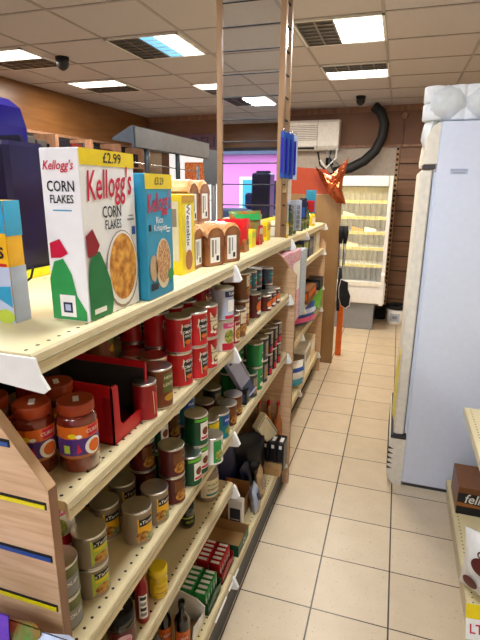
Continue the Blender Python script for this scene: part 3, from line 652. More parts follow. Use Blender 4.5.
can('pinkfruit', 223, 352, 's2', 'white and red fruit can under the pale blue topped can', GS, 1, -15)
c = gz(223, 352, LVL['s2']); d = Vector((c.x, c.y)).normalized(); cc = Vector((c.x, c.y))+d*.0372
put(('can', 'bluewhite', .0372, .109), can_maker(ST['bluewhite']), 'food_can', (cc.x, cc.y, LVL['s2']+.1093), -.2, 'pale blue and white can standing on the fruit can', 'can', GS)
canxy('bigred', -.537, 1.49, 's2', 'red labelled can between the fruit can and small bottle', GS, rot=-15) if 0 else None
canxy('bigred', -.537, 1.565, 's2', '# brown-red food can right of the section bracket', GS, 1, -15)
canxy('brownfood', -.540, 1.648, 's2', 'brown food can behind the tiny white bottle', GS, 2, -10) if 0 else canxy('brownfood', -.54, 1.648, 's2', 'brown chilli can behind the tiny white canister', GS, 1, -10)
b = gz(243, 333, LVL['s2'])
def tiny():
    r = .0165; m = MB().lathe([(r, 0), (r, .08), (r*.8, .088), (r*.5, .092)], 'milky', 20)
    d = MB(); q = cyl(r, 0, .0005)
    for z in (.015, .04, .064): d.ell(q, 0, z, .012, .009, 'kred')
    d.text(cyl(r, 0, .001), 'O', 0, .064, .012, 'milky')
    return [('canister_body', m.mesh('b'), []), ('label', d.mesh('l'), [])]
put('tiny', tiny, 'small_canister', (b.x-.01, b.y+.02, LVL['s2']), -.2, 'tiny white canister with red marks at the shelf front', 'canister')
canxy('bigred', -.62, 1.50, 's2', '# can in the row behind the pale blue can', GS, 2, 0)
canxy('brownfood', -.625, 1.60, 's2', '# brown can in the second row past the section bracket', GS, 2, 0)
canxy('brownfood', -.57, 1.79, 's2', '# brown labelled can of the stack half way along', GS, 2, 0)
canxy('orangefish', -.56, 1.93, 's2', '# orange curry can in the middle of the far section', GS, 1, -5)
canxy('brownfood', -.65, 1.88, 's2', '# brown can in the back row half way along', GS, 2, 0)
canxy('orangefish', -.545, 2.06, 's2', 'orange curry can third from the dividing panel', GS, 1, 0, h=.075)
canxy('orangefish', -.545, 2.145, 's2', 'orange curry can second from the dividing panel', GS, 1, 0, h=.075)
canxy('orangefish', -.545, 2.23, 's2', 'orange curry can nearest the dividing panel at the front', GS, 1, 0, h=.075)
for x, y, t in ((-.63, 2.02, 'left'), (-.63, 2.11, 'middle'), (-.63, 2.20, 'right')): canxy('tealsmall', x, y, 's2', '# teal fish can of the %s stack behind the orange curry cans' % t, GS, 2, 0, h=.085)
canxy('tealsmall', -.60, 2.30, 's2', '# teal fish can beside the dividing panel', GS, 2, 0, h=.08)
canxy('bluefish', -.71, 2.14, 's2', '# blue fish can deep in the shelf near the divider', GS, 2, 0)
# ---------------------------------------------------------------- third shelf
G3 = 'vegetable cans on the third shelf'
can('plum', 95, 601, 's3', '# cream can with black and lime label in the nearest stack', G3, 2, -22)
canxy('greygreen', -.582, .648, 's3', '# grey-green can squeezed behind the wooden end panel', G3, 2, -20)
canxy('pinkfruit', -.655, .74, 's3', '# can with pink circle label behind the nearest cream stack', G3, 2, -35)
can('potato', 139, 547, 's3', 'cream can with orange and black label, front of the shelf', G3, 1, -24)
can('potato', 156, 526, 's3', 'cream can with orange label, one place behind the front cream can', G3, 1, -22)
canxy('potato', -.648, .905, 's3', 'cream can with dark lid to the left of the front cream can', G3, 1, -22)
canxy('potato', -.655, 1.00, 's3', 'cream can in the second row near the maroon stack', G3, 1, -22)
canxy('potato', -.735, .94, 's3', 'cream can deepest behind the front cream can', G3, 1, -22)
canxy('potato', -.66, .82, 's3', 'cream can in the second row beside the nearest stack', G3, 1, -22)
can('maroon', 173, 506, 's3', '# maroon meat can of the front stack', G3, 2, -15)
canxy('maroon', -.64, 1.09, 's3', '# maroon meat can of the stack behind', G3, 2, -15)
can('bean', 190, 488, 's3', 'green bean can with white plaque standing low at the front', G3, 1, -18)
can('bean', 197, 476, 's3', '# green bean can of the front two-high stack', G3, 2, -18)
canxy('bean', -.645, 1.19, 's3', '# green bean can in the second row left', G3, 2, -18)
canxy('maroon', -.645, 1.275, 's3', '# dark can in the second row behind the bean stack', G3, 2, -18)
can('whitegreen', 212, 466, 's3', 'white and green can with blue dot at the front', G3, 1, -15)
canxy('yellowgreen', -.555, 1.395, 's3', 'yellow topped green can at the shelf front', G3, 1, -12)
canxy('teal', -.63, 1.36, 's3', '# teal can behind the yellow and green can', G3, 2, -10)
canxy('teal', -.545, 1.475, 's3', 'teal pea can by the section bracket', G3, 1, -10)
canxy('teal', -.63, 1.45, 's3', 'teal pea can in the second row by the section bracket', G3, 1, -10)
canxy('maroon', -.55, 1.575, 's3', 'dark red can first after the section bracket', G3, 1, -8)
canxy('maroon', -.555, 1.66, 's3', 'dark red can under the leaning white box', G3, 1, -8)
canxy('maroon', -.635, 1.56, 's3', 'dark can second row after the section bracket', G3, 1, -8)
canxy('darkcan', -.64, 1.65, 's3', 'grey can second row beneath the leaning white box', G3, 1, -8)
canxy('darkcan', -.545, 1.845, 's3', 'dark can in front of the tall green cans', G3, 1, -8)
canxy('greencan', -.63, 1.82, 's3', '# green can of the stack behind the dark can', G3, 2, -5)
canxy('greencan', -.545, 1.93, 's3', '# green can of the front green stack', G3, 2, -5)
canxy('greencan', -.63, 1.91, 's3', '# green can of the second row green stack', G3, 2, -5)
canxy('darkcan', -.545, 2.02, 's3', '# grey can of the stack past the green cans', G3, 2, -5)
canxy('darkcan', -.63, 2.0, 's3', '# grey can of the back stack past the green cans', G3, 2, -5)
canxy('blackred', -.545, 2.11, 's3', '# black and red can third from the dividing panel', G3, 2, -5)
canxy('blackred', -.545, 2.2, 's3', '# black and red can second from the dividing panel', G3, 2, -5)
canxy('blackred', -.545, 2.29, 's3', '# black and red can against the dividing panel', G3, 2, -5)
canxy('darkcan', -.63, 2.1, 's3', '# dark can behind the black and red stacks', G3, 2, -5)
# leaning white box sliding off the third shelf
def lean_box(p0, p1, w, t, m, label, m2, cat='box', name='leaning_box', out=Vector((.6, -.6, .5))):
    p0, p1 = Vector(p0), Vector(p1); yv = (p1-p0); Ln = yv.length; yv.normalize(); n = out.normalized(); n = (n-yv*n.dot(yv)).normalized(); xv = yv.cross(n)
    M = Matrix((xv, yv, n)).transposed().to_4x4(); M.translation = (p0+p1)/2
    o = bpy.data.objects.new(name, None); COL.objects.link(o); o.matrix_world = M; tag(o, label, cat)
    MB().rbox((-w/2, -Ln/2, -t/2), (w/2, Ln/2, t/2), m, .002).build('carton_body', o)
    a = MB(); q = pl((0, 0, t/2+.0006), (1, 0, 0), (0, 1, 0))
    a.rect(q, -w/2+.004, w/2-.004, Ln/2-.06, Ln/2-.01, m2); a.rect(q, -w/2+.006, -w/2+.014, -Ln/2+.03, Ln/2-.07, 'grey'); a.rect(q, -w/2+.02, w/2-.008, -Ln/2+.006, -Ln/2+.014, 'ink')
    a.build('print', o)
lean_box((-.60, 1.66, .985), (-.49, 1.68, .86), .075, .03, 'lilac', 'pale lilac box leaning out over the third shelf edge', 'slate') if 0 else None
A = gx(230, 359, -.60); B = gx(250, 393, -.53)
lean_box((A.x, A.y, A.z), (B.x, B.y, max(B.z, LVL['s3']+.025)), .075, .03, 'lilac', 'pale lilac box leaning towards the third shelf edge', 'slate', out=Vector((.8, -.5, .4)))
b = gz(246, 412, LVL['s3'])
def art_s(a, f, n, w_, d_, h_): a.rect(f, -d_/2+.004, d_/2-.004, h_*.5, h_*.85, 'slate'); a.rect(n, -w_/2+.004, w_/2-.004, h_*.2, h_*.8, 'slate')
carton('food_packet', -.575, -.525, 1.745, 1.79, LVL['s3'], .06, 'ink', 'small black packet at the foot of the leaning lilac box', 'box', art_s)
# ---------------------------------------------------------------- fourth shelf
def bottle_mk(body, cap, r, h, neck, lab, txt=None, sy=1., capr=None):
    def mk():
        nr = r*neck; hs = h*.62
        b = MB().lathe([(r*.9, 0), (r, .005), (r, hs), (r*.8, hs+h*.08), (nr, hs+h*.16), (nr, h-.022)], body, 24, sy_=sy)
        cr = capr or nr*1.15
        c = MB().lathe([(cr, h-.022, cap), (cr, h-.003, cap), (cr*.9, h, cap)], cap, 20)
        d = MB(); q = lambda x, z: ((r+.0008)*math.cos(x/r), (r+.0008)*sy*math.sin(x/r), z)
        for it in lab: getattr(d, it[0])(lambda x, z, k=it[1]: ((r+.0008+.0005*k)*math.cos(x/r), (r+.0008+.0005*k)*sy*math.sin(x/r), z), *it[2:])
        return [('bottle_body', b.mesh('b'), []), ('cap', c.mesh('c'), []), ('label', d.mesh('l'), [])]
    return mk
def place(key, mk, px, py, lv, r, name, label, cat, rot=-40, group=None):
    z = LVL[lv]; b = gz(px, py, z); d = Vector((b.x, b.y)).normalized(); c = Vector((b.x, b.y))+d*r
    return put(key, mk, name, (c.x, c.y, z), math.radians(rot), label, cat, group)
mustard = bottle_mk('glassyellow', 'yellow', .026, .092, .88, [('rect', 0, -.022, .022, .015, .05, 'yellow'), ('text', 1, 'HOT', 0, .038, .012, 'kred'), ('rect', 1, -.018, .018, .018, .024, 'gold')])
place('mustard', mustard, 159, 600, 's4', .026, 'mustard_jar', 'yellow mustard jar near the lower shelf edge', 'jar')
sq = bottle_mk('red2', 'darkred', .025, .165, .6, [('rect', 0, -.016, .016, .02, .092, 'milky'), ('rect', 1, -.011, .011, .078, .088, 'ink'), ('rect', 1, -.011, .011, .06, .07, 'grey'), ('rect', 1, -.011, .011, .044, .054, 'ink'), ('rect', 1, -.011, .011, .028, .038, 'grey')], sy=.7)
place('sqz', sq, 143, 624, 's4', .022, 'sauce_bottle', 'red squeezy sauce bottle with white back label beside the mustard jar', 'bottle', -50)
blackj = jar_mk('glassdark', 'blackmatt', .0365, .118, [('rect', 0, -.04, .04, .02, .075, 'maroon'), ('ell', 1, 0, .048, .02, .018, 'palepink'), ('text', 2, 'OLIVES', 0, .048, .01, 'kred')], .02)
place('bjar', blackj, 123, 658, 's4', .0365, 'preserve_jar', 'dark jar with silver-rimmed black lid in the lower left', 'jar', -45)
drj = jar_mk('glassdark', 'blackmatt', .027, .1, [('rect', 0, -.03, .03, .015, .04, 'ink'), ('text', 1, 'PESTO', 0, .028, .01, 'lime'), ('rect', 0, -.03, .03, .042, .046, 'lime')], .015)
place('djar', drj, 187, 530, 's4', .027, 'preserve_jar', 'small black jar with green lettering alone on the lower shelf', 'jar', -40)
bigj = jar_mk('greybeige', 'tin_dark', .042, .14, [('rect', 0, -.05, .05, .02, .09, 'cream'), ('text', 1, 'PICKLED', 0, .07, .013, 'green'), ('text', 1, 'ONIONS', 0, .052, .013, 'ink'), ('rect', 1, -.03, .03, .028, .036, 'teal')], .02)
place('bigj', bigj, 207, 503, 's4', .042, 'pickle_jar', 'wide pickle jar at the end of the lower shelf', 'jar', -30)
put('djar', drj, 'preserve_jar', (-.66, 1.10, LVL['s4']), -.6, 'black jar further back on the lower shelf', 'jar')
put('djar', drj, 'preserve_jar', (-.60, .95, LVL['s4']), -.6, 'black jar hidden between the sauce bottle and shelf above', 'jar')
put('mustard', mustard, 'mustard_jar', (-.595, .985, LVL['s4']), -.6, 'second yellow jar just behind the mustard jar', 'jar')
# ---------------------------------------------------------------- base deck
ZB = LVL['b']
soy = bottle_mk('glassdark', 'ink', .026, .2, .38, [('rect', 0, -.03, .03, .03, .095, 'orange'), ('rect', 1, -.018, .018, .05, .085, 'poster_red'), ('text', 2, 'SOY', 0, .068, .014, 'milky')])
place('soy', soy, 183, 655, 'b', .026, 'soy_sauce_bottle', 'dark sauce bottle with orange label in the bottom row', 'bottle', -50)
put('soy', soy, 'soy_sauce_bottle', (-.63, 1.16, ZB), -.7, 'dark sauce bottle behind the orange labelled one', 'bottle')
put('soy', soy, 'soy_sauce_bottle', (-.61, 1.06, ZB), -.7, 'dark sauce bottle lowest at the left of the bottom row', 'bottle')
# white torn tray
p = gz(205, 622, ZB)
o = empty('open_tray', (-.62, 1.235, ZB), 'torn white cardboard tray in front of the green boxes', 'tray')
MB().prism([(-.09, .0), (.085, .0), (.09, .075), (.06, .10), (0, .115), (-.05, .11), (-.09, .09)], 1, -.003, 0, 'milky').build('back_flap', o).location = (0, .05, 0)
MB().box((-.09, -.05, 0), (.08, .05, .003), 'tan').prism([(-.05, 0), (.05, 0), (.05, .04), (-.03, .06)], 0, .078, .081, 'milky').build('tray_base', o)
def teabox(y0, m, m2, label, ncol):
    o = empty('display_carton', (-.60, y0, ZB), label, 'carton', 'open cartons of small packets on the bottom shelf'); D = .135
    MB().box((-.11, 0, 0), (.07, D, .004), m2).box((-.11, 0, 0), (-.106, D, .11), m2).box((-.11, 0, 0), (.07, .003, .05), m2).box((-.11, D-.003, 0), (.07, D, .05), m2).prism([(0, 0), (D, 0), (D, .028), (D*.5, .05), (0, .028)], 0, .067, .070, m2).build('tray', o)
    MB().prism([(.070, .0), (.073, 0), (.098, -.03), (.094, -.032)], 1, .005, D-.005, 'milky').build('front_flap', o)
    for i in range(3):
        for j in range(5):
            x = -.098+i*.053; y = .008+j*.025
            q = MB().rbox((x, y, .005), (x+.048, y+.021, .085-.004*(i == 2)), m, .002); q.rect(pl((x+.006, y+.003, .0862-.004*(i == 2)), (1, 0, 0), (0, 1, 0)), 0, .036, 0, .013, 'milky'); q.rect(pl((x+.0487, y+.004, .03), (0, 1, 0), (0, 0, 1)), 0, .012, 0, .03, 'milky')
            q.build('sachet_box', o)
teabox(1.315, 'green2', 'dkgreen', 'carton of green sachet boxes on the bottom shelf', 4)
teabox(1.468, 'red', 'red2', 'carton of red sachet boxes on the bottom shelf', 4)
o = empty('open_tray', (-.60, 1.625, ZB), 'low dark green open tray past the red sachet boxes', 'tray')
W, D = .17, .15
MB().box((-W/2, 0, 0), (W/2, D, .004), 'cardboard').box((-W/2, 0, 0), (W/2, .003, .055), 'dkgreen').box((-W/2, D-.003, 0), (W/2, D, .055), 'cardboard').box((W/2-.003, 0, 0), (W/2, D, .045), 'dkgreen').box((-W/2, 0, 0), (-W/2+.003, D, .055), 'cardboard').build('tray_body', o)
q = MB(); q.ell(pl((W/2+.0008, D*.55, .024), (0, 1, 0), (0, 0, 1)), 0, 0, .016, .012, 'milky'); q.ell(pl((W/2+.0013, D*.55, .024), (0, 1, 0), (0, 0, 1)), 0, 0, .011, .008, 'dkgreen'); q.build('emblem', o)
# brown shipping carton with white side
o = empty('shipping_carton', (-.66, 1.82, ZB), 'open brown carton holding orange packs under the third shelf end', 'carton')
MB().box((-.1, -.02, 0), (.09, .15, .004), 'kraft').box((-.1, -.02, 0), (-.096, .15, .2), 'kraft').box((-.1, .146, 0), (.09, .15, .14), 'kraft').box((-.1, -.02, 0), (.06, -.016, .10), 'kraft').box((.086, -.02, 0), (.09, .15, .09), 'kraft').build('carton_body', o)
q = MB().rbox((.02, -.06, 0), (.088, -.022, .15), 'milky', .002); q.rect(pl((.03, -.0608, .02), (1, 0, 0), (0, 0, 1)), 0, .05, 0, .09, 'darkgrey'); q.rect(pl((.034, -.0614, .03), (1, 0, 0), (0, 0, 1)), 0, .042, 0, .006, 'milky'); q.rect(pl((.034, -.0614, .05), (1, 0, 0), (0, 0, 1)), 0, .042, 0, .006, 'milky')
o2 = q.build('food_packet'); o2.location = (-.64, 1.85, ZB); tag(o2, 'white packet with black print standing before the brown carton', 'box')
for i, (x, y) in enumerate(((-.69, 1.89), (-.63, 1.91), (-.68, 1.95))): pillow('orange_pack', (x, y, ZB+.005), .06, .04, .13, 'orange', ['orange pack at the left inside the brown carton', 'orange pack at the right inside the brown carton', 'orange pack at the back of the brown carton'][i], 'packet', 0, 0, 'orange packs in the brown carton')
pillow('food_pouch', (-.53, 1.96, ZB), .10, .05, .13, 'bluewhite', 'white and dark blue pouch beside the brown carton', 'pouch', .2, -.15, None, [('navy', .55, .85), ('tan', .15, .45)])
pillow('food_pouch', (-.54, 2.07, ZB), .11, .05, .15, 'tan', 'tan and clear pouch just past the blue and white pouch', 'pouch', .1, -.1, None, [('greybeige', .4, .8)])
pillow('food_pouch', (-.62, 2.12, ZB), .14, .06, .14, 'navy', 'dark navy pouch lying behind the tan pouch', 'pouch', 0, -.2)
pillow('food_pouch', (-.58, 2.19, ZB), .12, .06, .13, 'ink', 'black pouch near the mixer cases', 'pouch', 0, -.3)
pillow('food_pouch', (-.66, 2.20, ZB), .26, .10, .27, 'ink', 'big black bag behind the tan pouch on the bottom shelf', 'pouch', -.7, 0)
pillow('food_pouch', (-.72, 2.05, ZB), .24, .09, .30, 'navy', 'tall dark pouch at the back of the bottom shelf', 'pouch', 0, 0)
A = gx(259, 420, -.60); B = gx(281, 450, -.54)
lean_box(A, B, .095, .035, 'cream', 'cream and green carton leaning over the dark pouches', 'olive', out=Vector((.5, -.7, .5)))
# mixer cases
def mixer_case():
    o = empty('drinks_case', (-.52, 2.315, ZB), 'black shrink-wrapped mixer pack with white marks against the dividing panel', 'drinks pack')
    for i in range(5):
        x = -.17+i*.043
        for k in range(2):
            m = MB().rbox((x, .0+k*.0, .0+k*.0), (x+.04, .1, .17), 'ink', .004) if k == 0 else None
            if m:
                m.rect(pl((x+.012, -.0008, .135), (1, 0, 0), (0, 0, 1)), 0, .016, 0, .022, 'milky'); m.rect(pl((x+.008, -.0008, .03), (1, 0, 0), (0, 0, 1)), 0, .024, 0, .003, 'grey'); m.rect(pl((x+.008, -.0008, .05), (1, 0, 0), (0, 0, 1)), 0, .024, 0, .003, 'grey')
                m.rect(pl((x+.01, .02, .1708), (1, 0, 0), (0, 1, 0)), 0, .02, 0, .05, 'milky'); m.build('can_sleeve', o)
mixer_case()
carton('cardboard_flap', -.60, -.485, 2.26, 2.33, ZB, .045, 'cardboard', 'low brown cardboard tray before the black mixer pack', 'tray')
wine = bottle_mk('glassamber', 'kred', .026, .36, .35, [('rect', 0, -.03, .03, .05, .13, 'milky'), ('ell', 1, 0, .09, .02, .025, 'orange')])
for i, (x, y) in enumerate(((-.545, 2.44), (-.60, 2.435), (-.655, 2.43))): put('wine', wine, 'juice_bottle', (x, y, ZB), -.5, ['amber bottle with red cap behind the black mixer pack, rightmost of three', 'amber bottle with red cap behind the black mixer pack, middle of three', 'amber bottle with red cap behind the black mixer pack, leftmost of three'][i], 'bottle', 'amber bottles behind the mixer pack')
for i, y in enumerate((1.78, 1.95, 2.12)): put('wine', wine, 'juice_bottle', (-.85, y, ZB), -.5, 'dim amber bottle deep at the back of the bottom shelf', 'bottle', 'bottles at the back of the bottom shelf')
# ---------------------------------------------------------------- far unit goods
Z1 = LVL['f1']
gb = bottle_mk('glassgreen', 'ink', .03, .19, .4, [('rect', 0, -.025, .025, .03, .09, 'olive'), ('text', 1, 'OIL', 0, .06, .02, 'cream')])
for i, (y, t) in enumerate(((3.05, 'first'), (3.17, 'second'), (3.42, 'third'), (3.54, 'fourth'), (3.66, 'fifth'))): put('gb', gb, 'green_bottle', (-.655, y, Z1), -.4, 'dark green bottle on the far top shelf, %s from the pillar' % t, 'bottle', 'green bottles on the far top shelf')
for i, (y, t) in enumerate(((3.9, 'yellow capped bottle before the brown board on the far top shelf'), (2.9, 'yellow capped bottle beside the pillar on the far top shelf'))): put('yb', bottle_mk('glassyellow', 'yellow', .03, .13, .5, [('rect', 0, -.025, .025, .02, .07, 'cream')]), 'oil_bottle', (-.65, y, Z1), -.4, t, 'bottle')
def stackbox(lv, items, xf=XG-.015):
    for (y0, y1, dx, h, m, m2, label, cat) in items:
        def art(a, f, n, w, d, hh, m2=m2): a.rect(f, -d/2+.01, d/2-.01, hh*.45, hh*.85, m2); a.rect(n, -w/2+.01, w/2-.01, hh*.3, hh*.8, m2)
        carton('grocery_box', xf-dx-.0, xf, y0, y1, LVL[lv], h, m, label, cat, art)
def eggs(y, k, m, label):
    o = empty('clear_tub', (-.665, y, LVL['f2']-.0), label, 'tub', 'stacked clear tubs of speckled sweets')
stackbox('f3', [(2.56, 2.80, .14, .47, 'speck_pink', 'speck_pink', 'tall pink speckled pack beside the dividing panel', 'package'), (2.83, 3.07, .14, .46, 'speck_pink', 'milky', 'pink speckled pack second from the dividing panel', 'package'),
                (3.10, 3.30, .14, .44, 'speck_blue', 'speck_blue', 'pale blue speckled pack right of the pink packs', 'package'), (4.0, 4.2, .12, .09, 'ink', 'darkgrey', 'small black box on the third far shelf', 'box'), (3.45, 3.8, .12, .10, 'brown', 'orange', 'orange-brown packet low on the third far shelf', 'packet')], XG+.035)
stackbox('f2', [(3.44, 3.64, .14, .15, 'slate', 'lime', 'slate blue packet with lime top under the far top shelf', 'packet'), (3.68, 3.88, .14, .14, 'slate', 'grey', 'blue-grey packet second under the far top shelf', 'packet'), (4.0, 4.2, .1, .16, 'cream', 'milky', 'cream packet under the far end of the top shelf', 'packet')])
pillow('laundry_bag', (-.66, 4.10, LVL['f4']), .34, .12, .19, 'green3', 'bright green bag on the far fourth shelf', 'bag', -.5, 0)
pillow('laundry_bag', (-.65, 3.62, LVL['f4']), .36, .12, .17, 'blue', 'blue bag with pink band in front of the green bag', 'bag', -.45, .0, None, [('pink', .2, .45), ('bluewhite', .6, .8)])
stackbox('f4', [(2.9, 3.2, .14, .14, 'gold', 'tan', 'golden packet low beside the dividing panel', 'packet')])
stackbox('f5', [(3.75, 4.0, .14, .2, 'milky', 'greybeige', 'white box behind the blue and white pack at floor level', 'box'), (4.03, 4.25, .14, .2, 'cream', 'milky', 'cream box at the far end of the lowest shelf', 'box')])
o = pillow('nappy_pack', (-.672, 3.42, LVL['f5']), .24, .13, .21, 'milky', 'white and blue curved-print pack on the lowest far shelf', 'package', -.7, 0, None, [('sky', .12, .42), ('blue', .68, .82)])
# hanging cards by the pillar
def card(p, w, h, m, label, m2=None, rows=0, cat='hanging pack', name='blister_pack', grp=None, rz=0.):
    o = empty(name, p, label, cat, grp, rz)
    b = MB().rbox((-w/2, -.004, -h), (w/2, .004, 0), m, .001); b.build('card', o)
    q = MB()
    for i in range(rows): zz = -h+.012+(h-.04)*i/rows; q.rbox((-w/2+.008, -.016, zz), (w/2-.008, -.004, zz+(h-.04)/rows*.8), m2 or 'white', .003)
    if not rows: q.rbox((-w/2+.008, -.014, -h+.01), (w/2-.008, -.004, -h*.45), m2 or 'white', .003)
    q.build('blister', o); MB().tube([(0, -.03, -.01), (0, .12, -.01)], .002, 'steel', 6).build('hook', o)
    return o
for i, (px, t) in enumerate(((286, 'left'), (292.5, 'middle'), (299, 'right'))):
    card(gy(px, 200, 3.0+.06*i), .038, .19, 'bluewhite', 'pale grey card of small items, %s of the three beside the pillar' % t, 'grey', 5, grp='pale cards hanging beside the pillar')
card(gy(303.5, 198, 3.4), .05, .14, 'navy', 'dark blue hanging pack right of the pale cards', 'blue')
card(gy(311.5, 190, 3.7), .075, .17, 'sky', 'sky blue and red hanging pack over the green bottles', 'red')
card(gy(284.6, 178, 2.62), .022, .075, 'cream', 'small yellowish card on the pillar edge', 'gold')
for i in range(4):
    p = gy(283.5+i*4.2, 131+i*1.5, 2.50+.05*i) 
    o = empty('blue_brush_pack', p, ['blue hanging strip pack closest to the mirrored pillar', 'second blue hanging strip pack on the pillar hooks', 'third blue hanging strip pack on the pillar hooks', 'outermost blue and clear strip pack on the pillar hooks'][i], 'hanging pack', 'blue strip packs hanging from the pillar')
    MB().rbox((-.011, -.012, -.225), (.011, .012, 0), 'blue' if i < 3 else 'bluewhite', .004).box((-.006, -.0135, -.2), (.006, -.012, -.03), 'royal').build('strip_pack', o)
    MB().tube([(-.05, .02, .015), (0, 0, .012), (.006, -.004, .004)], .0022, 'steel', 6).build('hook', o)
# ---------------------------------------------------------------- mirrored pillar
o = empty('mirrored_pillar', (-.742, 2.6, 0), 'tall wood-framed pillar clad in mirrored slat panels, standing among the shelving', 'pillar')
x0, x1, y0, y1 = -.932, -.580, 2.50, 2.655
lx = lambda x: x+.742; lyy = lambda y: y-2.6
for a, b in ((x0, y0), (x1-.028, y0), (x1-.028, y1-.028), (x0, y1-.028)):
    MB().box((lx(a), lyy(b), LVL['top']-.05), (lx(a+.028), lyy(b+.028), CE), 'wood_post').build('corner_post', o)
m = MB(); g = MB(); z = LVL['top']-.05; k = 0
while z < CE-.02:
    zt = min(z+.1, CE)
    m.box((lx(x0+.028), lyy(y0+.01), z), (lx(x1-.028), lyy(y0+.014), zt), 'mirror'); m.box((lx(x1-.014), lyy(y0+.028), z), (lx(x1-.01), lyy(y1-.028), zt), 'mirror')
    m.box((lx(x0+.01), lyy(y0+.028), z), (lx(x0+.014), lyy(y1-.028), zt), 'mirror'); m.box((lx(x0+.028), lyy(y1-.014), z), (lx(x1-.028), lyy(y1-.01), zt), 'mirror')
    if zt < CE:
        g.box((lx(x0+.028), lyy(y0+.007), zt), (lx(x1-.028), lyy(y0+.02), zt+.0035), 'blackmatt'); g.box((lx(x0+.028), lyy(y0+.006), zt+.0035), (lx(x1-.028), lyy(y0+.012), zt+.005), 'alu')
        g.box((lx(x1-.02), lyy(y0+.028), zt), (lx(x1-.006), lyy(y1-.028), zt+.006), 'blackmatt')
    z = zt+.006
m.build('mirror_panel', o); g.build('groove_strip', o)
# ---------------------------------------------------------------- brown board, header, orange post, foil
o = empty('display_board', (-.72, 4.62, 0), 'tall brown end board with red-brown header beyond the shelving', 'display board')
MB().box((-.25, -.02, 0), (.222, .02, 1.64), 'board_brown').build('board', o)
MB().prism([(-.25, 1.642), (.222, 1.642), (.2, 1.70), (.06, 1.862), (-.25, 1.885)], 1, -.022, .022, 'redheader').build('header', o)
MB().rbox((-.45, .0, 0), (-.25, .3, 1.5), 'board_brown', .005).build('side_case', o)
tag(MB().rbox((-.03, -.02, 0), (.03, .02, .80), 'orange', .004).build('orange_post'), 'bright orange upright slab on the floor beside the brown board', 'post').location = (-.468, 4.88, 0)
def foil():
    px = [(315, 166), (323, 173), (331, 176), (339, 167), (349, 157), (346, 169), (343, 180), (342, 190), (346, 204), (337, 203), (328, 193), (321, 180)]
    c0 = gy(336, 185, 4.535); pts = [gy(x, y, 4.535) for x, y in px]; n = len(pts)
    vs = []; fs = []
    for s in (-1, 1):
        vs.append(Vector((c0.x, c0.y+s*.05, c0.z)))
        for k, q in enumerate(pts): mpt = c0.lerp(q, .55); vs.append(Vector((mpt.x, mpt.y+s*(.035+.02*(k % 2)), mpt.z)))
    b = 2*(n+1)
    vs += [Vector(q) for q in pts]
    for s in range(2):
        o_ = s*(n+1)
        for i in range(n):
            j = (i+1) % n
            t = [(o_, o_+1+i, o_+1+j), (o_+1+i, b+i, b+j, o_+1+j)]
            fs += t if s else [q[::-1] for q in t]
    e = empty('foil_balloon', c0, 'crumpled copper foil balloon hanging over the board corner', 'balloon')
    MB().add([q-c0 for q in vs], fs, 'foil').build('foil_shape', e)
    MB().tube([Vector((.0, 0, 0)), Vector((-.01, .02, -.12)), Vector((.03, .03, -.2))], .002, 'kred', 5).build('ribbon', e)
foil()
# hanging tools on the board edge
for i, (px, y0_) in enumerate(((341.5, 226), (346, 226))):
    p = gy(px, y0_, 4.6)
    e = empty('hanging_tool', p, ['long black hanging tool nearest the brown board', 'long black hanging tool next to the chiller glass'][i], 'tool', 'black tools hanging beside the brown board')
    MB().tube([(0, 0, 0), (.004, 0, -.06), (0, 0, -.16)], [.02, .026, .016], 'blackmatt', 8).build('handle', e)
    MB().tube([(-.008, 0, -.15), (-.006, 0, -.38)], .006, 'darkgrey', 6).tube([(.008, 0, -.15), (.006, 0, -.36)], .005, 'grey', 6).build('shaft', e)
p = gy(345, 280, 4.6)
e = empty('hanging_tool', gy(340.5, 268, 4.62), 'black hanging tool low on the brown board above the orange post', 'tool')
MB().tube([(0, 0, 0), (.005, 0, -.1), (-.01, 0, -.25), (0, 0, -.42)], [.012, .02, .014, .016], 'blackmatt', 8).build('handle', e)
MB().tube([(-.05, 0, .02), (.07, 0, .02)], .004, 'steel', 6).build('hook', e)
e = empty('work_gloves', p, 'black gloves with white edging hanging beside the brown board', 'gloves')
gl = [(-.035, 0), (-.05, -.08), (-.045, -.17), (-.02, -.245), (.02, -.27), (.055, -.24), (.06, -.15), (.035, -.09), (.03, -.02)]
MB().prism([(x*1.12, -.12+(z+.12)*1.08) for x, z in gl], 1, -.002, .006, 'milky').build('glove_back', e); MB().prism(gl, 1, -.012, -.002, 'blackmatt').build('glove_palm', e)
# ---------------------------------------------------------------- chiller
YC = 5.92
o = empty('open_chiller', (-.5, YC, 0), 'tall white open-front display chiller lit yellow inside', 'chiller')
X = lambda x: x+.5
MB().box((X(-.95), .12, .13), (X(-.17), .72, .16), 'darkgrey').rbox((X(-.95), .04, 0), (X(-.175), .7, .34), 'grey', .005).build('base', o)
MB().box((X(-.95), .62, .3), (X(-.12), .68, 1.83), 'chill_in').build('back_wall', o)
MB().rbox((X(-.95), 0, .34), (X(-.06), .1, .60), 'white_metal', .01).box((X(-.95), .1, .34), (X(-.12), .62, .4), 'white_metal').box((X(-.95), -.012, .555), (X(-.1), .02, .60), 'fridge_trim').build('lower_well', o)
MB().prism([(-.02, .33), (.12, .33), (.68, .36), (.68, 1.84), (.05, 1.84), (.05, .72), (-.02, .70)], 0, X(-.12), X(-.078), 'white_metal').build('side_wall', o)
MB().prism([(-.02, .33), (.12, .33), (.68, .36), (.68, 1.84), (.05, 1.84), (.05, .72), (-.02, .70)], 0, X(-.98), X(-.95), 'white_metal').build('side_wall', o)
MB().rbox((X(-.95), .03, 1.72), (X(-.12), .68, 1.84), 'white_metal', .01).box((X(-.95), .028, 1.715), (X(-.12), .05, 1.722), 'darkgrey').build('canopy', o)
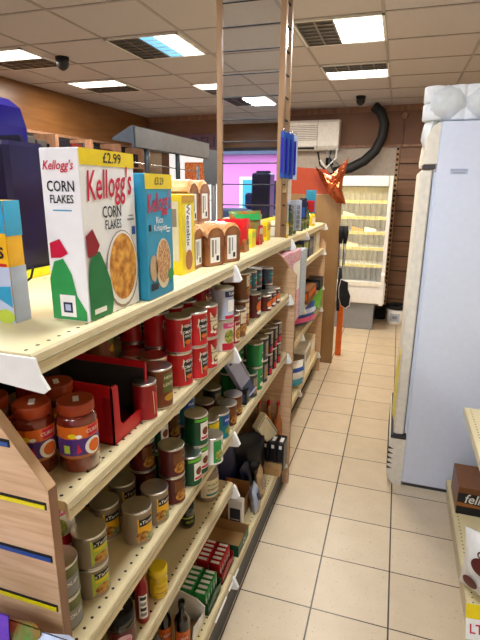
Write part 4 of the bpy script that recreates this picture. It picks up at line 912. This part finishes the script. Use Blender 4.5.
for z in (.78, .99, 1.18, 1.36, 1.55):
    s = MB().box((X(-.945), .2, z-.012), (X(-.125), .62, z), 'white').box((X(-.945), .185, z-.024), (X(-.125), .2, z+.012), 'yellowlip').build('shelf', o)
m = MB()
for i in range(13): x = -.94+i*.063; m.prism([(x, .09), (x+.03, .1), (x+.058, .085), (x+.058, .083), (x+.03, .098), (x, .088)], 2, .58, 1.715, 'curtain')
cv = MB(); cv.v = [(v[0]+.5, v[1], v[2]) for v in m.v]; cv.f = m.f; cv.m = m.m; cv.sm = m.sm
cv.build('strip_curtain', o)
for i, (px, py, t) in enumerate(((349, 216, 'upper'), (357, 235, 'left on the middle shelf'), (370, 235, 'right on the middle shelf'), (352, 252, 'on the lower shelf'))):
    z = (1.36, 1.18, 1.18, .99)[i]; p = gy(px, py, YC+.33)
    tag(MB().prism([(-.07, 0), (.07, 0), (.07, .03), (-.07, .06)], 1, -.05, .05, ('cream', 'gold', 'milky', 'cream')[i]).build('sandwich_pack'), 'wrapped food pack in the lit chiller, %s' % t, 'food pack', 'packs in the chiller').location = (p.x, YC+.33, z)
for i, px in enumerate((350, 361, 371)):
    p = gy(px, 270, YC+.3); pillow('food_bag', (p.x, YC+.3, .4), .13, .12, .17, 'bluewhite', ['left', 'middle', 'right'][i]+' pale bag in the chiller bottom well', 'bag', PI/2, 0, 'bags in the chiller well')
ld = bpy.data.lights.new('chiller_tube', 'AREA'); ld.shape = 'RECTANGLE'; ld.size = .75; ld.size_y = .06; ld.energy = 2.6; ld.color = (1, .85, .42)
lo = bpy.data.objects.new('chiller_tube', ld); COL.objects.link(lo); lo.parent = o; lo.location = (X(-.53), .16, 1.70); lo.rotation_euler = (math.radians(28), 0, 0)
for z in (1.54, 1.35, 1.165, .97):
    ld = bpy.data.lights.new('chiller_tube', 'AREA'); ld.shape = 'RECTANGLE'; ld.size = .75; ld.size_y = .03; ld.energy = .8; ld.color = (1, .85, .42)
    lo = bpy.data.objects.new('chiller_tube', ld); COL.objects.link(lo); lo.parent = o; lo.location = (X(-.53), .23, z-.03); lo.rotation_euler = (math.radians(25), 0, 0)
# bucket
p = gz(398, 321, 0)
o = empty('bucket', (.10, 6.40, 0), 'white plastic bucket with black rim near the back slatted wall', 'bucket')
MB().lathe([(.10, 0), (.105, .01), (.125, .22)], 'white', 24).build('pail', o); MB().lathe([(.128, .2), (.132, .205), (.132, .25), (.118, .252), (.112, .22)], 'blackmatt', 24).build('rim', o)
q = MB(); q.rect(cyl(.116, 0, .003), -.06, .06, .05, .15, 'bluewhite'); q.rect(cyl(.116, 0, .004), -.03, .03, .08, .12, 'grey'); k = q.build('label', o); k.rotation_euler = (0, 0, -1.7)
tag(MB().rbox((-.12, -.1, 0), (.1, .1, .14), 'blackmatt', .02).build('black_bag'), 'small black bag on the floor between chiller and bucket', 'bag').location = (-.13, 6.62, 0)
# ---------------------------------------------------------------- air conditioner, hose, cables
yb = bwy(-1.2)-.06
o = empty('air_conditioner', (-1.22, yb, 2.19), 'beige wall air conditioning unit above the far shelving', 'air conditioner')
MB().prism([(0, 0), (-.16, 0), (-.21, .05), (-.22, .34), (-.19, .37), (0, .37)], 0, -.42, .40, 'milky').build('housing', o)
m = MB()
for i in range(9): m.box((-.38, -.223-.0, .12+i*.022), (.12, -.219, .126+i*.022), 'greybeige')
m.build('grille', o); MB().box((-.36, -.2, .01), (.08, -.165, .035), 'blackmatt').build('air_outlet', o)
MB().box((.12, -.221, .01), (.124, -.2, .36), 'greybeige').build('panel_joint', o)
YH = 6.68
hp = [(374, 106), (381, 112), (384.5, 124), (382, 138), (375, 151), (364, 161), (350, 168), (334, 172)]
tag(MB().tube([gy(x, y, YH if i else YH) for i, (x, y) in enumerate(hp)], .062, 'rubber', 14).build('duct_hose'), 'thick black insulated hose curving down from the ceiling', 'hose')
cb = [[(331, 150), (329, 162), (334, 172), (345, 176)], [(337, 147), (336, 158), (326, 168), (320, 160)], [(318, 152), (320, 165), (330, 174), (343, 170)], [(326, 150), (333, 160), (340, 166)]]
for i, c in enumerate(cb):
    tag(MB().tube([gy(x, y, 6.72) for x, y in c], .012, ['darkgrey', 'white', 'blackmatt', 'grey'][i], 6).build('power_cable'), ['dark grey cable dropping from the air conditioner', 'white cable looping below the air conditioner', 'black cable crossing below the air conditioner', 'short grey cable beside the wall socket'][i], 'cable')
p = gy(328, 161, 6.79); tag(MB().rbox((-.05, -.03, -.05), (.05, .03, .05), 'blackmatt', .01).build('junction_box'), 'small black junction box among the cables', 'box').location = (p.x, bwy(p.x)-.065, p.z)
p = gy(405, 114, 6.75); o = empty('alarm_sounder', (p.x, bwy(p.x)-.05, p.z), 'small round dark sensor with dropping wire on the brown back wall', 'sensor')
MB().lathe([(.045, 0), (.045, .04), (.03, .06)], 'wood_edge', 16, M=Matrix.Rotation(PI/2, 4, 'X')).build('body', o); MB().tube([(0, -.02, 0), (0, -.015, -.3), (-.0, -.015, -.36)], .006, 'wood_edge', 5).build('wire', o)
# ---------------------------------------------------------------- fridge on the right
FX0, FY0 = .163, 2.66
HB = 1.815
o = empty('upright_freezer', (FX0, FY0, 0), 'tall white upright fridge standing side-on at the right', 'fridge')
MB().rbox((0, 0, .022), (.62, .62, 2.01), 'fridge', .006).box((.01, .01, .0), (.6, .6, .022), 'darkgrey').build('cabinet', o)
MB().rbox((-.072, .004, .325), (-.014, .61, HB-.03), 'fridge_trim', .008).box((-.014, .014, .335), (0, .6, HB-.04), 'fridge').build('door', o)
MB().box((-.016, .002, .33), (-.013, .006, HB-.03), 'seal').build('door_seal', o)
MB().prism([(-.072, .36), (-.088, .42), (-.09, .66), (-.078, .78), (-.072, .8)], 1, .08, .16, 'yellowlip').build('door_handle', o)
MB().box((-.085, .0, .300), (-.0, .62, .322), 'seal').build('door_gap', o)
MB().prism([(0, HB), (-.062, HB), (-.066, HB+.03), (-.058, HB+.12), (-.038, HB+.17), (-.008, 2.008), (0, 2.008)], 1, 0, .62, 'fridge_trim').build('header', o)
MB().rbox((-.066, -.003, HB-.026), (-.006, .05, HB-.004), 'tin_dark', .003).build('hinge', o)
m = MB().prism([(0, .0), (-.05, .0), (-.078, .04), (-.09, .07), (-.09, .298), (0, .298)], 1, 0, .62, 'fridge_trim')
for i in range(5): z = .10+i*.032; m.prism([(-.091, z), (-.06, z+.003), (-.091, z+.018)], 1, -.001, .62, 'seal')
m.build('lower_grille', o)
q = MB(); f = pl((.105, -.0008, 1.78), (1, 0, 0), (0, 0, 1)); q.rect(f, -.04, .04, -.014, .012, 'bluewhite'); q.text(lambda x, z: f(x, z)+Vector((0, -.0004, 0)), 'FROZEN FOOD', 0, .004, .011, 'grey'); q.rect(lambda x, z: f(x, z)+Vector((0, -.0004, 0)), -.03, .03, -.01, -.006, 'grey'); q.build('rating_label', o)
# toilet roll packs wrapped in plastic on top
def lump(name, c, sx, sy_, sz, m, label, cat, group, seed):
    rnd = random.Random(seed); e = empty(name, c, label, cat, group)
    N, M_ = 20, 12; vs = []; fs = []
    for j in range(M_+1):
        v = j/M_; 
        for i in range(N):
            a = 2*PI*i/N; ca, sa = math.cos(a), math.sin(a); k = 1/max(abs(ca), abs(sa))**.55
            t = PI*(v-.5); rr = max(.12, math.cos(t)**.35 if abs(v-.5) < .499 else 0); w = 1+.05*math.sin(5*a+seed+v*7)+rnd.uniform(-.025, .025)
            vs.append((ca*k*sx*.8*rr*w, sa*k*sy_*.8*rr*w, sz*(v)*(1+.02*math.sin(3*a))))
    for j in range(M_):
        for i in range(N): i2 = (i+1) % N; fs.append((j*N+i, j*N+i2, j*N+N+i2, j*N+N+i))
    fs += [tuple(reversed(range(N))), tuple(M_*N+i for i in range(N))]
    MB().add(vs, fs, 'plastic', True).build('plastic_wrap', e)
    for q in ((-.5, -.1), (.5, -.1)):
        for k in range(2): MB().lathe([(.048, 0), (.052, .006), (.052, sz*.42), (.048, sz*.44)], m, 18, c=(q[0]*sx*.95, -.03, .01+k*sz*.46)).build('paper_roll', e)
    return e
for i, x in enumerate((.182, .352, .52)): lump('kitchen_roll_pack', (x, FY0+.13, 2.012), .115, .14, .175, ('tissue', 'tissue', 'tissue')[i], ['plastic-wrapped roll pack at the left corner on the fridge', 'plastic-wrapped roll pack in the middle on the fridge', 'plastic-wrapped roll pack at the right on the fridge'][i], 'roll pack', 'wrapped rolls on top of the fridge', i*3+1)

pillow('plastic_bag', (.10, FY0+.16, 1.90), .22, .07, .25, 'plastic', 'loose plastic drooping over the front top corner of the fridge', 'plastic wrap', 0, .25)
# ---------------------------------------------------------------- right shelving
o = empty('side_shelving', (.405, 1.2, 0), 'low cream perforated shelving along the right edge', 'shelving')
for z, y1 in ((.11, 1.43), (.66, 1.20)):
    m = MB().box((0, -1.2, z-.02), (.45, y1, z), 'shelf').box((-.006, -1.2, z-.036), (0, y1, z), 'rail'); n = int((y1+1.2)/.026)
    for i in range(n):
        y = -1.2+.026*(i+.5); m.add([(.02+.0036*math.cos(a*PI/4), y+.0036*math.sin(a*PI/4), z+.0004) for a in range(8)], [tuple(range(8))], 'hole')
    m.build('shelf', o)
MB().box((.004, -1.2, 0), (.014, 1.43, .09), 'rail').build('plinth', o); MB().box((.47, -1.2, 0), (.49, 1.4, 1.3), 'rail').build('back_panel', o)
z = .17
def art_cat(a, f, n, w, d, h):
    a.flat(n, [(-w/2, h*.30), (w/2, h*.30), (w/2, h*.98), (-w/2+.10, h*.98), (-w/2, h*.66)], 'brown') if 0 else None
    a.rect(n, -w/2, w/2, 0, h*.3, 'ink'); a.rect(n, -w/2, w/2, h*.3, h*.55, 'crust'); a.flat(ly(n, 1, FN), [(-w/2, h*.45), (-.05, h*.4), (w/2, h*.42), (w/2, h*.8), (-w/2, h*.8)], 'ink')
    a.text(ly(n, 2, FN), 'felix', -.065, h*.6, .07, 'milky', .2, .9); a.rect(ly(n, 1, FN), -.02, -.005, h*.08, h*.2, 'milky'); a.text(ly(n, 1, FN), '12 x 100g', .05, h*.13, .018, 'milky')
e = carton('pet_food_box', .416, .72, 2.33, 2.56, .11, .15, 'brown', 'black and brown pet food box at the back of the low right shelf', 'box', art_cat)
def bagR():
    e = pillow('crisp_bag', (.50, 1.80, .11), .26, .16, .29, 'milky', 'white plump bag with dark red printed circles on the low right shelf', 'bag', -PI/2-.45, .1)
    q = MB()
    def mp(y, z_):
        u = y/.30+.5; v = z_/.30; b = (max(.0, math.sin(PI*u))*max(0, math.sin(PI*v)))**.45*.08+.009; return (b, y, z_)
    q.ell(mp, -.03, .20, .045, .035, 'maroon'); q.ell(mp, .03, .09, .05, .045, 'red2'); q.ell(mp, -.07, .1, .03, .03, 'maroon'); q.ell(mp, .06, .2, .03, .03, 'maroon')
    q.text(lambda a, b: Vector(mp(a, b))+Vector((.003, 0, 0)), 'oops', -.01, .25, .05, 'maroon'); q.build('print', e)
bagR()
p = gz(470, 640, .17)
e = empty('price_card', (.395, 1.57, .115), 'yellow and white price card at the lower right corner', 'card')
e.rotation_euler = (-.5, 0, .1)
q = MB().rbox((-.02, -.002, 0), (.16, .002, .12), 'milky', .001); q.rect(pl((-.02, -.003, .07), (1, 0, 0), (0, 0, 1)), 0, .18, 0, .05, 'yellow'); q.text(pl((.03, -.0032, .035), (1, 0, 0), (0, 0, 1)), "LT'S", 0, 0, .045, 'kred'); q.build('card', e)
# ---------------------------------------------------------------- left of frame at the floor
pillow('chocolate_pack', (-.615, .465, .82), .18, .05, .22, 'violet', 'purple packet at the lower left corner before the wooden panel', 'packet', -PI/2, 0, None, [('milky', .72, .76)])
o = empty('floor_bin', (-.66, .38, 0), 'dump bin of snacks before the wooden end panel', 'bin')
MB().box((-.3, -.16, 0), (.20, .15, .80), 'darkgrey').box((-.28, -.15, .80), (.18, .14, .82), 'cardboard').build('bin_body', o)
pillow('snack_bag', (-.535, .485, .875), .1, .05, .13, 'bag_green', 'mixed green and brown snack bag at the foot of the wooden panel', 'bag', -PI/2, 0)
pillow('snack_bag', (-.465, .49, .865), .1, .05, .13, 'bluewhite', 'pale blue snack bag at the foot of the wooden panel', 'bag', -PI/2, .0, None, [('navy', .5, .8)])
# ---------------------------------------------------------------- left background
o = empty('wall_shelving', (XL+.1, 3.0, 0), 'dark wall shelving with wooden posts under the left fascia', 'shelving')
MB().box((0, -2, .0), (.02, 3.9, 2.23), 'blackmatt').build('back_panel', o)
y = -1.6
while y < 3.9: MB().box((.02, y, 0), (.30, y+.05, 2.22), 'wood_edge').build('post', o); y += .62
for z in (.4, .8, 1.2, 1.6, 1.95): MB().box((.02, -2, z-.02), (.32, 3.9, z), 'wood_edge').build('shelf', o)
rnd = random.Random(3)
k = 0
for z in (1.95, 1.6):
    y = 1.15
    while y < 6.6:
        w = rnd.uniform(.1, .22); h = rnd.uniform(.14, .24)
        tag(MB().rbox((0, 0, 0), (.18, w, h), rnd.choice(['ink', 'ink', 'maroon', 'navy', 'tin_ink', 'ink']), .004).build('dim_carton'), 'dim carton on the dark shelving under the left fascia', 'carton', 'cartons on the dark left shelving').location = (XL+.14, y, z)
        y += w+.03
# counter canopy (grey hood on posts)
o = empty('counter_canopy', (-1.21, 2.11, 0), 'grey curved metal canopy on posts behind the cereal boxes', 'canopy')
arc = [(-.105, 1.905), (-.10, 1.917)]+[(-.10+.10*math.sin(t*PI/16), 1.917+.05*math.sin(t*PI/16*.98)) for t in range(1, 8)]+[(.01, 1.967), (.012, 1.872), (.0, 1.868), (-.002, 1.89)]
MB().prism(arc, 1, 0, .96, 'grey_metal').build('hood', o)
MB().box((.012, .01, 1.874), (.016, .95, 1.963), 'alu').build('fascia_panel', o)
for y in (.14, .50): MB().tube([(-.0, y, 0), (-.0, y, 1.8), (-.0, y, 1.875)], .014, 'grey_metal', 10).build('post', o)
e = empty('wire_rack', (-1.5, 2.3, 0), 'grey wire rack with hanging packs behind the cereal boxes', 'rack')
m = MB()
for z in (1.5, 1.62, 1.74, 1.84): m.tube([(-.25, 0, z), (.05, 0, z)], .004, 'steel', 5).tube([(0, -.1, z), (0, 1.3, z-.03)], .004, 'steel', 5)
m.build('rods', e)
for y in (0, 1.3): MB().tube([(0, y, 0), (0, y, 1.85)], .012, 'grey_metal', 8).build('upright', e)
for i, (y, z, m_, t) in enumerate(((2.25, 1.70, 'blue', 'bright blue bag on the wire rack above the yellow price band'), (2.5, 1.68, 'slate', 'slate bag second on the wire rack'), (2.8, 1.60, 'navy', 'navy bag hanging low on the wire rack'), (3.1, 1.62, 'slate', 'grey-blue bag near the second canopy post'), (3.4, 1.6, 'navy', 'navy bag right of the second canopy post'))):
    pillow('hanging_bag', (-1.47, y, z-.12), .2, .06, .2, m_, t, 'bag', 0, 0, 'bags on the wire rack')
# bright back door / window area with notices
px0 = gy(166, 158, 7.1); px1 = gy(217, 206, 7.1)
mat('daylight_glow', C('f0f0ea'), .8, emit=(.9, .95, 1), es=.55)  # emission stands in for daylight on the door, which is no lamp
w2 = bq(-3.45, -2.62, 0., 2.2, .05, 'daylight_glow'); structure(w2, 'door_1', 'white back door with an added daylight glow')
g = MB()
for z in (.3, .6, .9, 1.2, 1.5, 1.8): bq(-3.4, -2.67, z, z+.012, .006, 'greybeige', g, .05)
structure(g, 'trim_8')
p = gy(189, 168, 6.9)
o = MB().box((-.17, -.006, -.13), (.17, 0, .13), 'poster_red').build('notice_poster'); o.location = (-3.0, bwy(-3.0)-.06, 1.93); tag(o, 'red and orange notice on the bright back door', 'poster')
b = MB().box((-.55, -.02, -.12), (.55, 0, .12), 'sign_purple'); b.text(pl((.12, -.021, 0), (1, 0, 0), (0, 0, 1)), 'DELI', .0, 0, .2, 'navy')
o = b.build('shop_sign'); p = gy(192, 142, 6.9); o.location = (p.x, bwy(p.x)-.1, p.z); tag(o, 'dull purple sign with dark letters above the back door', 'sign')
p = gy(211, 178, 5.5)
o = empty('till_screen', (p.x, 5.5, 0), 'dark curved screen on a stand before the bright back door', 'screen')
MB().prism([(-.08, 1.72), (.1, 1.74), (.1, 2.1), (-.02, 2.12), (-.1, 2.0)], 1, 0, .05, 'darkgrey').build('screen', o); MB().tube([(.02, .03, 0), (.02, .03, 1.74)], .03, 'darkgrey', 8).build('pole', o)
p = gy(186, 186, 4.6)
o = empty('pot_plant', (-2.15, 4.9, 0), 'grey-green spiky plant behind the canopy post', 'plant')
MB().lathe([(.12, 0), (.14, 1.2), (.15, 1.35)], 'darkgrey', 16).build('tall_pot', o)
m = MB(); rnd = random.Random(5)
for i in range(26):
    a = rnd.uniform(0, 2*PI); l = rnd.uniform(.15, .3); t = rnd.uniform(.3, 1.1)
    d = Vector((math.cos(a)*math.sin(t), math.sin(a)*math.sin(t), math.cos(t))); s = Vector((-math.sin(a), math.cos(a), 0))*.018
    b0 = Vector((0, 0, 1.33)); m.add([b0-s, b0+s, b0+d*l*.6+s, b0+d*l*.6-s, b0+d*l+Vector((0, 0, -.04))], [(0, 1, 2, 3), (3, 2, 4)], 'slate')
m.build('leaves', o)
# dark stacked things near the shopfront, reflected in the mirror
o = empty('window_display', (-2.2, -2.4, 0), 'dark heap of stock near the shopfront, seen only in the mirror', 'display')
MB().rbox((-.45, -.2, 0), (.6, .2, 1.38), 'slate', .03).rbox((-.05, -.18, 1.38), (.6, .18, 1.62), 'navy', .03).rbox((.12, -.15, 1.62), (.6, .15, 1.80), 'navy', .04).build('stacked_stock', o)
# ---------------------------------------------------------------- daylight, world, view
pt = bpy.data.lights.new('window_portal', 'AREA'); pt.shape = 'RECTANGLE'; pt.size = 4.2; pt.size_y = 1.9; pt.cycles.is_portal = True
po = bpy.data.objects.new('window_portal', pt); COL.objects.link(po); po.location = (-1.36, YF-.12, 1.35); po.rotation_euler = (PI/2, 0, 0)
w = bpy.data.worlds.new('world'); S.world = w; w.use_nodes = True; nt = w.node_tree
bg = nt.nodes['Background']; sk = nt.nodes.new('ShaderNodeTexSky'); sk.sky_type = 'HOSEK_WILKIE'; sk.turbidity = 6; sk.sun_direction = (.4, -.5, .75)
mx = nt.nodes.new('ShaderNodeMix'); mx.data_type = 'RGBA'; mx.inputs[0].default_value = .8; nt.links.new(sk.outputs[0], mx.inputs[6]); mx.inputs[7].default_value = (.78, .90, 1.0, 1)
nt.links.new(mx.outputs[2], bg.inputs[0]); bg.inputs[1].default_value = 5.2
S.view_settings.view_transform = 'Standard'; S.view_settings.look = 'None'; S.view_settings.exposure = .03; S.view_settings.gamma = 1
